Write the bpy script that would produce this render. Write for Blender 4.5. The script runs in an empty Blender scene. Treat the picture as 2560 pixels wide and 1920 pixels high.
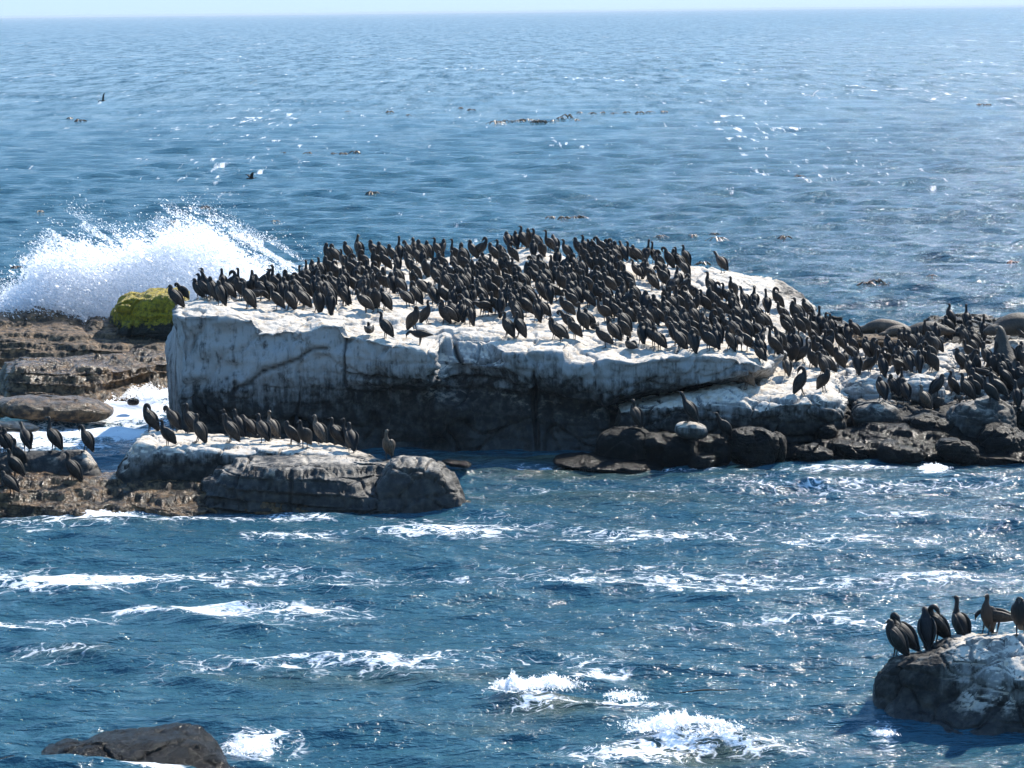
import bpy, math, random
import numpy as np
from mathutils import Vector, Matrix
from mathutils.bvhtree import BVHTree

rng = np.random.default_rng(7)
random.seed(7)
S = bpy.context.scene
COL = S.collection

# ---------------------------------------------------------------- camera, world, sun
H = 11.0                      # eye height above the water
F = 6109.0                    # focal length in pixels of a 2560 px wide frame
PITCH = math.atan(931.5 / F)
ROLL = math.radians(0.62)
cam_d = bpy.data.cameras.new('camera')
cam = bpy.data.objects.new('camera', cam_d)
COL.objects.link(cam)
cam_d.sensor_width = 36.0
cam_d.lens = 36.0 * F / 2560.0
cam_d.clip_start = 0.5
cam_d.clip_end = 60000.0
CR = Matrix.Rotation(math.pi / 2 - PITCH, 3, 'X') @ Matrix.Rotation(-ROLL, 3, 'Z')
cam.matrix_world = Matrix.Translation((0, 0, H)) @ CR.to_4x4()
S.camera = cam
CRN = np.array(CR)
CO = np.array([0, 0, H])

SUN_EL, SUN_AZ = math.radians(40), math.radians(37)      # azimuth from +Y towards +X
w = bpy.data.worlds.new('World')
S.world = w
w.use_nodes = True
nt = w.node_tree
bg = nt.nodes['Background']
sky = nt.nodes.new('ShaderNodeTexSky')
sky.sky_type = 'NISHITA'
sky.sun_disc = False
sky.sun_elevation = SUN_EL
sky.sun_rotation = SUN_AZ
sky.altitude = 0
sky.air_density = 1.0
sky.dust_density = 0.35
sky.ozone_density = 2.5
# sea air: the sky pales towards the horizon
tcw = nt.nodes.new('ShaderNodeTexCoord')
sep = nt.nodes.new('ShaderNodeSeparateXYZ'); nt.links.new(tcw.outputs['Generated'], sep.inputs[0])
rp = nt.nodes.new('ShaderNodeValToRGB'); nt.links.new(sep.outputs[2], rp.inputs[0])
els = rp.color_ramp.elements
els[0].position = 0.0; els[0].color = (0.34, 0.50, 0.66, 1)
els[1].position = 1.0; els[1].color = (0.07, 0.17, 0.42, 1)
for ps, cl in ((0.06, (0.27, 0.48, 0.76, 1)), (0.18, (0.24, 0.50, 0.82, 1)), (0.45, (0.14, 0.34, 0.64, 1))):
    e = els.new(ps); e.color = cl
sc_ = nt.nodes.new('ShaderNodeVectorMath'); sc_.operation = 'SCALE'; sc_.inputs[3].default_value = 13.5
nt.links.new(rp.outputs[0], sc_.inputs[0])
mx = nt.nodes.new('ShaderNodeMix'); mx.data_type = 'RGBA'; mx.inputs[0].default_value = 0.85
nt.links.new(sky.outputs[0], mx.inputs[6]); nt.links.new(sc_.outputs[0], mx.inputs[7])
nt.links.new(mx.outputs[2], bg.inputs[0])
bg.inputs[1].default_value = 0.085
sd = bpy.data.lights.new('sun', 'SUN')
sd.energy = 5.0
sd.angle = math.radians(0.5)
sd.color = (1.0, 0.94, 0.84)
sun = bpy.data.objects.new('sun', sd)
COL.objects.link(sun)
sdir = Vector((math.sin(SUN_AZ) * math.cos(SUN_EL), math.cos(SUN_AZ) * math.cos(SUN_EL), math.sin(SUN_EL)))
sun.rotation_euler = sdir.to_track_quat('Z', 'Y').to_euler()
vs = S.view_settings
S.display_settings.display_device = 'sRGB'
vs.view_transform = 'Standard'
vs.look = 'None'
vs.exposure = 0.62
vs.gamma = 1.0
vs.use_curve_mapping = False
S.cycles.use_denoising = True
S.cycles.max_bounces = 14
S.cycles.diffuse_bounces = 10
S.cycles.transmission_bounces = 10
S.cycles.volume_bounces = 0
S.cycles.transparent_max_bounces = 24
S.cycles.sample_clamp_indirect = 6.0

# ---------------------------------------------------------------- helpers
def rays(px, py):
    px = np.asarray(px, float); py = np.asarray(py, float)
    d = np.stack([(px - 1280) / F, -(py - 960) / F, -np.ones_like(px)], -1)
    return d @ CRN.T
def P(px, py, Y):
    """the point at distance Y in front of the camera that is seen at pixel (px, py) of the photograph"""
    d = rays(px, py)
    return CO + d * (np.asarray(Y, float) / d[..., 1])[..., None]
def W(px, py, z=0.0):
    d = rays(px, py)
    return CO + d * ((z - H) / d[..., 2])[..., None]
def proj(p):
    q = (np.asarray(p, float) - CO) @ CRN
    return 1280 + F * q[..., 0] / -q[..., 2], 960 - F * q[..., 1] / -q[..., 2]

def hash3(ix, iy, iz, seed):
    h = (ix.astype(np.int64) * 374761393 + iy.astype(np.int64) * 668265263 + iz.astype(np.int64) * 2147483647 + seed * 974634777) & 0xFFFFFFFF
    h = ((h ^ (h >> 13)) * 1274126177) & 0xFFFFFFFF
    h = ((h ^ (h >> 16)) * 2246822519) & 0xFFFFFFFF
    return ((h ^ (h >> 15)) & 0xFFFFFF) / float(0xFFFFFF)
def vnoise(p, seed=0):
    i = np.floor(p).astype(np.int64); f = p - i
    f = f * f * f * (f * (f * 6 - 15) + 10)
    r = 0
    for a in (0, 1):
        wx = f[:, 0] if a else 1 - f[:, 0]
        for b in (0, 1):
            wy = f[:, 1] if b else 1 - f[:, 1]
            for c in (0, 1):
                wz = f[:, 2] if c else 1 - f[:, 2]
                r = r + wx * wy * wz * hash3(i[:, 0] + a, i[:, 1] + b, i[:, 2] + c, seed)
    return r * 2 - 1
def fbm(p, seed=0, octs=4):
    r = 0; a = 1.0; t = 0
    for k in range(octs):
        r = r + a * vnoise(p * (2.03 ** k) + 17.3 * k, seed + k * 7)
        t += a; a *= 0.5
    return r / t
def worley(p, seed=0):
    i = np.floor(p).astype(np.int64)
    f1 = np.full(len(p), 9.0); f2 = np.full(len(p), 9.0); cid = np.zeros(len(p))
    for a in (-1, 0, 1):
        for b in (-1, 0, 1):
            for c in (-1, 0, 1):
                j = i + np.array([a, b, c])
                q = np.stack([j[:, k] + hash3(j[:, 0], j[:, 1], j[:, 2], seed + k + 1) for k in range(3)], -1)
                d = np.sqrt(((q - p) ** 2).sum(-1))
                hid = hash3(j[:, 0], j[:, 1], j[:, 2], seed + 9)
                closer = d < f1
                f2 = np.where(closer, f1, np.minimum(f2, d))
                cid = np.where(closer, hid, cid)
                f1 = np.where(closer, d, f1)
    return f1, f2, cid
def sstep(a, b, x):
    t = np.clip((x - a) / (b - a), 0, 1)
    return t * t * (3 - 2 * t)

def mesh_obj(name, verts, faces, mats, smooth=True, midx=None, attrs=None, parent=None):
    me = bpy.data.meshes.new(name)
    verts = np.asarray(verts, np.float32)
    if isinstance(faces, np.ndarray):
        n = faces.shape[1]
        me.vertices.add(len(verts)); me.vertices.foreach_set('co', verts.ravel())
        me.loops.add(faces.size); me.loops.foreach_set('vertex_index', faces.ravel().astype(np.int32))
        me.polygons.add(len(faces))
        me.polygons.foreach_set('loop_start', (np.arange(len(faces)) * n).astype(np.int32))
        me.update(calc_edges=True)
    else:
        me.from_pydata([tuple(map(float, v)) for v in verts], [], [tuple(int(i) for i in f) for f in faces])
    for m in (mats if isinstance(mats, (list, tuple)) else [mats]):
        me.materials.append(m)
    if smooth:
        me.polygons.foreach_set('use_smooth', np.ones(len(me.polygons), bool))
    if midx is not None:
        me.polygons.foreach_set('material_index', np.asarray(midx, np.int32))
    for k, v in (attrs or {}).items():
        a = me.attributes.new(k, 'FLOAT', 'POINT')
        a.data.foreach_set('value', np.asarray(v, np.float32))
    me.validate()
    o = bpy.data.objects.new(name, me)
    COL.objects.link(o)
    if parent: o.parent = parent
    return o
def tag(o, label=None, cat=None, group=None, kind=None):
    if label: o['label'] = label
    if cat: o['category'] = cat
    if group: o['group'] = group
    if kind: o['kind'] = kind
    return o

# ---------------------------------------------------------------- materials
class MatB:
    def __init__(s, name):
        s.m = bpy.data.materials.new(name); s.m.use_nodes = True
        s.t = s.m.node_tree; s.b = s.t.nodes['Principled BSDF']; s.out = s.t.nodes['Material Output']
    def n(s, typ, **kw):
        x = s.t.nodes.new(typ)
        for k, v in kw.items():
            if k == 'i':
                for a, b in v.items():
                    if hasattr(b, 'links') or isinstance(b, bpy.types.NodeSocket): s.t.links.new(b, x.inputs[a])
                    else: x.inputs[a].default_value = b
            else: setattr(x, k, v)
        return x
    def link(s, a, b): s.t.links.new(a, b)
    def math(s, op, a, b=0.0, clamp=False):
        x = s.n('ShaderNodeMath', operation=op, use_clamp=clamp, i={0: a, 1: b})
        return x.outputs[0]
    def noise(s, vec, scale, detail=3, rough=0.55):
        return s.n('ShaderNodeTexNoise', i={'Vector': vec, 'Scale': scale, 'Detail': detail, 'Roughness': rough}).outputs[0]
    def scaled(s, vec, sc):
        return s.n('ShaderNodeVectorMath', operation='MULTIPLY', i={0: vec, 1: sc}).outputs[0]
    def pos(s): return s.n('ShaderNodeNewGeometry').outputs['Position']
    def mix(s, f, a, b):
        x = s.n('ShaderNodeMix', data_type='RGBA')
        for k, v in ((0, f), (6, a), (7, b)):
            if isinstance(v, bpy.types.NodeSocket): s.link(v, x.inputs[k])
            elif k: x.inputs[k].default_value = (*v, 1)
            else: x.inputs[k].default_value = v
        return x.outputs[2]
    def ramp(s, f, lo, hi):
        x = s.n('ShaderNodeMapRange', interpolation_type='SMOOTHSTEP')
        for k, v in ((0, f), (1, lo), (2, hi)):
            if isinstance(v, bpy.types.NodeSocket): s.link(v, x.inputs[k])
            else: x.inputs[k].default_value = v
        return x.outputs[0]
    def bump(s, h, strength, dist, prev=None):
        x = s.n('ShaderNodeBump', i={'Strength': strength, 'Distance': dist, 'Height': h})
        if prev: s.link(prev, x.inputs['Normal'])
        return x.outputs[0]

def rock_mat(name, dark, mid, white, face_white, wet_rough, bump=1.0, streak=1.0, spec=0.4):
    b = MatB(name); pos = b.pos()
    g = b.n('ShaderNodeAttribute', attribute_name='guano').outputs['Fac']
    wet = b.n('ShaderNodeAttribute', attribute_name='wet').outputs['Fac']
    nz = b.n('ShaderNodeSeparateXYZ', i={0: b.n('ShaderNodeNewGeometry').outputs['True Normal']}).outputs[2]
    n1 = b.noise(pos, 0.9, 5, 0.6)
    n2 = b.noise(pos, 5.0, 5, 0.65)
    st = b.noise(b.scaled(pos, (5.5, 5.5, 0.45)), 1.0, 4, 0.6)
    st2 = b.noise(b.scaled(pos, (16, 16, 1.0)), 1.0, 3, 0.6)
    rockc = b.mix(b.ramp(n2, 0.38, 0.68), dark, mid)
    # where the droppings lie: more on flat tops, in vertical drips on the faces
    k = b.math('ADD', g, b.math('MULTIPLY', b.math('SUBTRACT', st, 0.5), 1.7 * streak))
    k = b.math('ADD', k, b.math('MULTIPLY', b.math('SUBTRACT', st2, 0.5), 0.8 * streak))
    k = b.math('ADD', k, b.math('MULTIPLY', b.math('SUBTRACT', n2, 0.5), 0.9))
    k = b.math('ADD', k, b.math('MULTIPLY', b.math('SUBTRACT', n1, 0.5), 0.9))
    cov_face = b.math('MULTIPLY', b.ramp(k, 0.3, 1.1), g)
    cov_top = b.ramp(b.math('ADD', b.math('MULTIPLY', b.math('SUBTRACT', n1, 0.5), 0.9), b.math('ADD', g, b.math('MULTIPLY', b.math('SUBTRACT', n2, 0.5), 1.0))), 0.25, 0.75)
    flat = b.n('ShaderNodeAttribute', attribute_name='flat').outputs['Fac']
    top = b.math('MULTIPLY', b.ramp(nz, 0.35, 0.75), b.ramp(flat, 0.08, 0.45))
    facec = b.mix(cov_face, rockc, face_white)
    topw = b.mix(b.ramp(n2, 0.45, 0.72), white, tuple(c * f for c, f in zip(white, (0.74, 0.64, 0.52))))
    topw = b.mix(b.math('MULTIPLY', b.ramp(b.noise(b.scaled(pos, (1.3, 1.0, 1.0)), 2.3, 6, 0.7), 0.52, 0.72), 0.75), topw, tuple(c * f for c, f in zip(white, (0.52, 0.44, 0.36))))
    topc = b.mix(cov_top, rockc, topw)
    crk = b.n('ShaderNodeAttribute', attribute_name='crack').outputs['Fac']
    b.link(b.mix(crk, b.mix(top, facec, topc), dark), b.b.inputs['Base Color'])
    h1 = b.noise(pos, 3.0, 8, 0.68)
    h2 = b.noise(b.scaled(pos, (1, 1, 3.5)), 9.0, 6, 0.7)
    nb = b.bump(h1, 0.5 * bump, 0.12)
    nb = b.bump(h2, 0.5 * bump, 0.05, nb)
    b.link(nb, b.b.inputs['Normal'])
    r = b.n('ShaderNodeMapRange', i={0: wet, 1: 0.0, 2: 1.0, 3: 0.85, 4: wet_rough}).outputs[0]
    b.link(r, b.b.inputs['Roughness'])
    b.b.inputs['Specular IOR Level'].default_value = spec
    return b.m
M_GUANO = rock_mat('guano_rock', (0.013, 0.013, 0.013), (0.055, 0.049, 0.042), (0.68, 0.61, 0.52), (0.33, 0.33, 0.325), 0.3)
M_DARK = rock_mat('wet_dark_rock', (0.004, 0.004, 0.004), (0.018, 0.016, 0.013), (0.5, 0.48, 0.44), (0.25, 0.26, 0.26), 0.16, 2.4, spec=0.2)
M_BROWN = rock_mat('brown_rock', (0.020, 0.012, 0.006), (0.26, 0.155, 0.075), (0.45, 0.38, 0.30), (0.25, 0.23, 0.2), 0.22, 2.2)

def weed_mat():
    b = MatB('yellow_weed_rock'); pos = b.pos()
    g = b.n('ShaderNodeAttribute', attribute_name='guano').outputs['Fac']
    n = b.noise(pos, 9, 6, 0.75); n0 = b.noise(pos, 3.4, 5, 0.7)
    col = b.mix(b.ramp(n, 0.35, 0.65), (0.22, 0.17, 0.012), (0.80, 0.60, 0.03))
    rock = b.mix(b.ramp(n, 0.4, 0.7), (0.02, 0.02, 0.012), (0.07, 0.06, 0.035))
    k = b.math('ADD', g, b.math('MULTIPLY', b.math('SUBTRACT', n0, 0.5), 1.6))
    b.link(b.mix(b.ramp(k, 0.4, 0.6), rock, col), b.b.inputs['Base Color'])
    b.link(b.bump(n, 1.0, 0.35), b.b.inputs['Normal'])
    b.b.inputs['Roughness'].default_value = 0.5
    return b.m
M_WEED = weed_mat()

def water_mat():
    b = MatB('sea_water'); pos = b.pos()
    foam = b.n('ShaderNodeAttribute', attribute_name='foam').outputs['Fac']
    fine = b.n('ShaderNodeAttribute', attribute_name='fine').outputs['Fac']
    turb = b.n('ShaderNodeAttribute', attribute_name='turbid').outputs['Fac']
    p1 = b.scaled(pos, (1.0, 1.5, 1.0))
    n1 = b.noise(b.scaled(pos, (0.62, 1.7, 1.0)), 1.7, 3, 0.55)
    n2 = b.noise(b.scaled(pos, (0.75, 1.5, 1.0)), 6.5, 4, 0.6)
    n3 = b.noise(b.scaled(pos, (0.5, 0.7, 0.6)), 1.0, 5, 0.66)
    col = b.mix(b.ramp(n3, 0.35, 0.7), (0.020, 0.082, 0.122), (0.036, 0.112, 0.150))
    col = b.mix(turb, col, (0.05, 0.075, 0.055))
    py = b.n('ShaderNodeSeparateXYZ', i={0: pos}).outputs[1]
    far = b.ramp(py, 90.0, 420.0)
    nf = b.noise(b.scaled(pos, (0.42, 0.075, 0.3)), 1.0, 4, 0.7)
    nb = b.bump(n3, 0.7, 0.30)
    nb = b.bump(n1, 1.0, 0.22, nb)
    nb = b.bump(n2, 1.0, 0.06, nb)
    nb = b.bump(b.noise(p1, 19.0, 2, 0.5), 1.0, 0.014, nb)
    b.link(col, b.b.inputs['Base Color'])
    b.link(nb, b.b.inputs['Normal'])
    def tilt(vec, k, prev, amt=None):                    # unresolved wave slopes, as a tilt of the surface itself
        c = b.n('ShaderNodeTexNoise', i={'Vector': vec, 'Scale': 1.0, 'Detail': 4.0, 'Roughness': 0.65}).outputs[1]
        c = b.n('ShaderNodeVectorMath', operation='SUBTRACT', i={0: c, 1: (0.5, 0.5, 0.5)}).outputs[0]
        c = b.n('ShaderNodeVectorMath', operation='MULTIPLY', i={0: c, 1: (k, k * 1.2, 0.0)}).outputs[0]
        c = b.n('ShaderNodeVectorMath', operation='SCALE', i={0: c, 3: far if amt is None else amt}).outputs[0]
        c = b.n('ShaderNodeVectorMath', operation='ADD', i={0: c, 1: prev}).outputs[0]
        return b.n('ShaderNodeVectorMath', operation='NORMALIZE', i={0: c}).outputs[0]
    nb = tilt(b.scaled(pos, (0.40, 0.065, 0.3)), 1.9, nb)
    nb = tilt(b.scaled(pos, (1.9, 0.40, 0.3)), 1.3, nb)
    nb = tilt(b.scaled(pos, (9.0, 15.0, 3.0)), 0.85, nb, 1.0)
    b.link(nb, b.b.inputs['Normal'])
    b.link(b.n('ShaderNodeMapRange', i={0: far, 1: 0.0, 2: 1.0, 3: 0.12, 4: 0.13}).outputs[0], b.b.inputs['Roughness'])
    b.b.inputs['IOR'].default_value = 1.333
    # foam: lacy veins that thicken into solid white where the mask is high
    warp = b.n('ShaderNodeTexNoise', i={'Vector': pos, 'Scale': 1.3, 'Detail': 2.0}).outputs[1]
    wp = b.n('ShaderNodeVectorMath', operation='MULTIPLY_ADD', i={0: warp, 1: (0.8, 0.8, 0.0), 2: pos}).outputs[0]
    v1 = b.noise(b.scaled(wp, (1.5, 2.2, 1.0)), 1.15, 3.0, 0.5)
    vein = b.math('ABSOLUTE', b.math('SUBTRACT', v1, 0.5))
    v2 = b.noise(b.scaled(wp, (1.0, 1.5, 1.0)), 6.0, 2.0, 0.5)
    vein2 = b.math('ABSOLUTE', b.math('SUBTRACT', v2, 0.5))
    vein = b.math('MINIMUM', vein, b.math('ADD', vein2, 0.02))
    breakup = b.noise(pos, 0.8, 4, 0.7)
    wd = b.math('MULTIPLY', b.math('ADD', foam, b.math('MULTIPLY', b.math('SUBTRACT', breakup, 0.55), 1.3)), 0.085)
    fac = b.ramp(b.math('SUBTRACT', wd, vein), -0.012, 0.040)
    solid = b.ramp(b.math('ADD', foam, b.math('MULTIPLY', b.math('SUBTRACT', n2, 0.5), 1.6)), 1.0, 1.3)
    nq = b.noise(b.scaled(pos, (1.1, 0.13, 0.3)), 1.0, 5, 0.66)
    nc = b.noise(b.scaled(pos, (0.06, 0.014, 0.3)), 1.0, 3, 0.6)
    fars = b.ramp(b.math('ADD', nq, b.math('ADD', b.math('MULTIPLY', b.math('SUBTRACT', nc, 0.5), 0.55), b.math('MULTIPLY', foam, 0.10))), 0.63, 0.80)
    isfar = b.ramp(py, 88.0, 130.0)
    fac = b.math('MULTIPLY', fac, b.ramp(b.math('ADD', b.noise(pos, 3.0, 4, 0.7), b.math('MULTIPLY', foam, 0.12)), 0.40, 0.60))
    fac = b.math('MULTIPLY', b.math('MAXIMUM', fac, solid), b.ramp(foam, 0.02, 0.12))
    fac = b.math('ADD', b.math('MULTIPLY', fac, b.math('SUBTRACT', 1.0, isfar)), b.math('MULTIPLY', fars, isfar), True)
    fd = b.n('ShaderNodeBsdfDiffuse', i={'Color': (0.88, 0.90, 0.92, 1)})
    b.link(b.bump(n2, 0.5, 0.1), fd.inputs['Normal'])
    ms = b.n('ShaderNodeMixShader', i={0: fac, 1: b.b.outputs[0], 2: fd.outputs[0]})
    b.link(ms.outputs[0], b.out.inputs[0])
    return b.m
M_WATER = water_mat()
# ---------------------------------------------------------------- the sea: one sheet of waves out to the horizon
FOAM_GLITTER = [(1880, 1340, 620, 24, .50), (2150, 1338, 260, 20, .30), (1750, 1450, 520, 32, .60), (1600, 1452, 330, 22, .35), (2350, 1442, 330, 22, .45),
        (160, 1456, 330, 32, .72), (640, 1446, 420, 30, .50), (1050, 1440, 330, 22, .30),
        (30, 1562, 130, 11, .78), (190, 1545, 110, 9, .75), (330, 1531, 130, 8, .7), (520, 1530, 140, 14, .75), (720, 1536, 240, 22, .45),
        (1130, 1322, 220, 26, .60), (720, 1338, 120, 20, .50), (120, 1300, 260, 26, .35), (850, 1658, 460, 30, .38), (1420, 1660, 240, 20, .28),
        (2150, 1215, 400, 12, .42), (1500, 1222, 300, 12, .25), (2350, 1295, 260, 14, .40), (1900, 1560, 300, 30, .25), (2050, 1540, 200, 22, .32),  # the long patch opening this row is sun glitter drawn as foam
        (320, 1012, 135, 52, 1.5), (330, 960, 120, 30, 1.3), (150, 1078, 230, 26, 1.05), (330, 1085, 120, 20, .95), (60, 1110, 250, 26, .8), (0, 940, 70, 14, 1.3),
        (250, 800, 330, 45, 1.6), (480, 790, 200, 30, .8), (560, 1296, 420, 8, .42), (260, 1288, 90, 9, 1.1), (1500, 1172, 420, 7, .45),
        (2335, 1172, 40, 12, 1.2), (2060, 1172, 300, 7, .4), (635, 1862, 95, 26, 1.0), (60, 1893, 90, 12, 1.0), (400, 1917, 80, 8, 1.1),
        (1300, 1728, 80, 13, .95), (1700, 1836, 140, 12, .9), (1330, 1760, 110, 26, .55), (1720, 1868, 190, 26, .55), (1560, 1765, 140, 16, .55), (1600, 1890, 190, 22, .7), (1500, 1690, 80, 14, .6),
        (2212, 1835, 32, 26, .8), (1900, 1875, 140, 26, .5), (2280, 1560, 300, 22, .35), (120, 1640, 160, 20, .3), (250, 1700, 200, 20, .25)]
TURB = [(1330, 1150, 330, 14, 1.0), (950, 1690, 520, 20, .5), (1400, 1768, 150, 30, 1.0), (1750, 1885, 240, 28, .9), (1420, 1185, 320, 14, .8), (180, 1640, 130, 16, .5), (1500, 1245, 330, 22, .45),
        (1900, 1190, 400, 12, .4), (260, 1300, 200, 10, .6), (1250, 1830, 200, 20, .4)]
def region_mask(x, y, regs):
    px, py = proj(np.stack([x, y, np.zeros_like(x)], -1))
    m = np.zeros_like(x)
    for cx, cy, rx, ry, s in regs:
        q = ((px - cx) / rx) ** 2 + ((py - cy) / ry) ** 2
        m = np.maximum(m, s * np.exp(-1.1 * q * np.sqrt(np.maximum(q, 1e-9)) ** 0.6))
    return m
def build_sea():
    fr = F * 0.4
    v = np.concatenate([np.arange(1.0, 14, 0.25), np.arange(14, 60, 0.42), np.arange(60, 1060, 0.62), np.arange(1060, 2600, 25)])[::-1]
    D = np.concatenate([H * fr / v, [30000.0]])
    tn = np.concatenate([-np.linspace(1.6, 0.26, 60, endpoint=False), np.linspace(-0.26, 0.26, 900), np.linspace(1.6, 0.26, 60, endpoint=False)[::-1]])
    dD = np.gradient(D)
    X = D[:, None] * tn[None, :]; Y = np.repeat(D[:, None], len(tn), 1)
    n = X.size
    x, y = X.ravel(), Y.ravel()
    Z = np.zeros(n); dx = np.zeros(n); dy = np.zeros(n); big = np.zeros(n)
    g = np.random.default_rng(11)
    comps = 64
    lam = 0.42 * (30 / 0.42) ** np.linspace(0, 1, comps)
    dist = y
    # in the lee of the rocks the long swell is small; outside it grows
    for k in range(comps):
        L = lam[k] * g.uniform(0.93, 1.07)
        th = math.radians(-96) + g.normal(0, 0.6 if L < 0.8 else 0.36)
        kx, ky = math.cos(th) * 2 * math.pi / L, math.sin(th) * 2 * math.pi / L
        a = 0.0095 * L if L < 2.2 else 0.0095 * 2.2 * (L / 2.2) ** 0.1
        amp = a * np.clip(1.7 - 3.2 * dD / L, 0, 1)[:, None].repeat(len(tn), 1).ravel()
        if L > 5: amp = amp * (0.18 + 0.42 * sstep(70, 260, dist))
        else: amp = amp * (1.0 + 0.3 * sstep(65, 170, dist))
        ph = kx * x + ky * y + g.uniform(0, 6.283)
        c = np.cos(ph); s_ = np.sin(ph)
        Z += amp * c
        q = 0.8
        dx -= q * amp * (kx / math.hypot(kx, ky)) * s_
        dy -= q * amp * (ky / math.hypot(kx, ky)) * s_
        if L > 1.5: big += amp * c
    # gusts: patches of stronger and weaker ripple
    gp = fbm(np.stack([x * 0.045, y * 0.10, 0 * x], -1), 5, 3)
    Z *= 1 + 0.5 * gp; dx *= 1 + 0.5 * gp; dy *= 1 + 0.5 * gp
    near = region_mask(x, y, FOAM_GLITTER) * 1.38
    ridge = 0.5 + 0.5 * fbm(np.stack([x * 2.2, y * 2.2, 0 * x], -1), 61, 3)
    for (cx, cy, rx, ry, hgt) in ((1280, 1752, .55, 0.3, 0.07), (1380, 1752, .8, 0.3, 0.06), (1640, 1858, 1.0, 0.34, 0.08), (1790, 1860, 0.9, 0.34, 0.06), (300, 1548, 2.6, 0.5, 0.10), (160, 1466, 3.2, 0.8, 0.08), (1545, 1775, .8, .35, .06)):
        c = W(cx, cy)
        q = ((x - c[0]) / rx) ** 2 + ((y - c[1]) / ry) ** 2
        Z += hgt * np.exp(-q) * (0.35 + ridge if hgt > 0.12 else 1)
    # whitecaps on the open water: steep long crests, broken up by noise
    n1 = fbm(np.stack([x * 0.8, y * 0.16, 0 * x], -1), 21, 4)
    n2 = fbm(np.stack([x * 0.035, y * 0.012, 0 * x], -1), 31, 3)
    rb = np.where(dist < 68, 1.0, 0.28 + 0.25 * sstep(300, 2500, dist))
    n4 = fbm(np.stack([x * 0.9, y * 0.35, 0 * x], -1), 51, 3)
    cap = sstep(0.45, 1.0, n1 + 0.55 * n2 + 0.55 * n4 + 0.8 * np.clip(big / rb, -0.6, 0.6)) * sstep(95, 210, dist)
    # streaks far out, where single crests are smaller than a pixel
    n3 = fbm(np.stack([x * 0.30, y * 0.02, 0 * x], -1), 41, 4) + 0.3 * n2
    cap = np.maximum(cap, 0.8 * sstep(0.42, 0.7, n3) * sstep(300, 900, dist))
    foam = np.maximum(near * (0.7 + 0.5 * (1 + np.clip(big / 0.05, -1, 1)) / 2), 1.1 * cap)
    turb = region_mask(x, y, TURB)
    verts = np.stack([x + dx, y + dy, Z], -1)
    R, C = len(D), len(tn)
    i = np.arange(R - 1)[:, None] * C + np.arange(C - 1)[None, :]
    f = np.stack([i, i + 1, i + C + 1, i + C], -1).reshape(-1, 4)
    o = mesh_obj('sea_water', verts, f, M_WATER, attrs={'foam': foam, 'fine': near, 'turbid': turb})
    return tag(o, 'blue wind-ruffled sea with foam streaks around the rocks', kind='structure')
build_sea()

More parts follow.
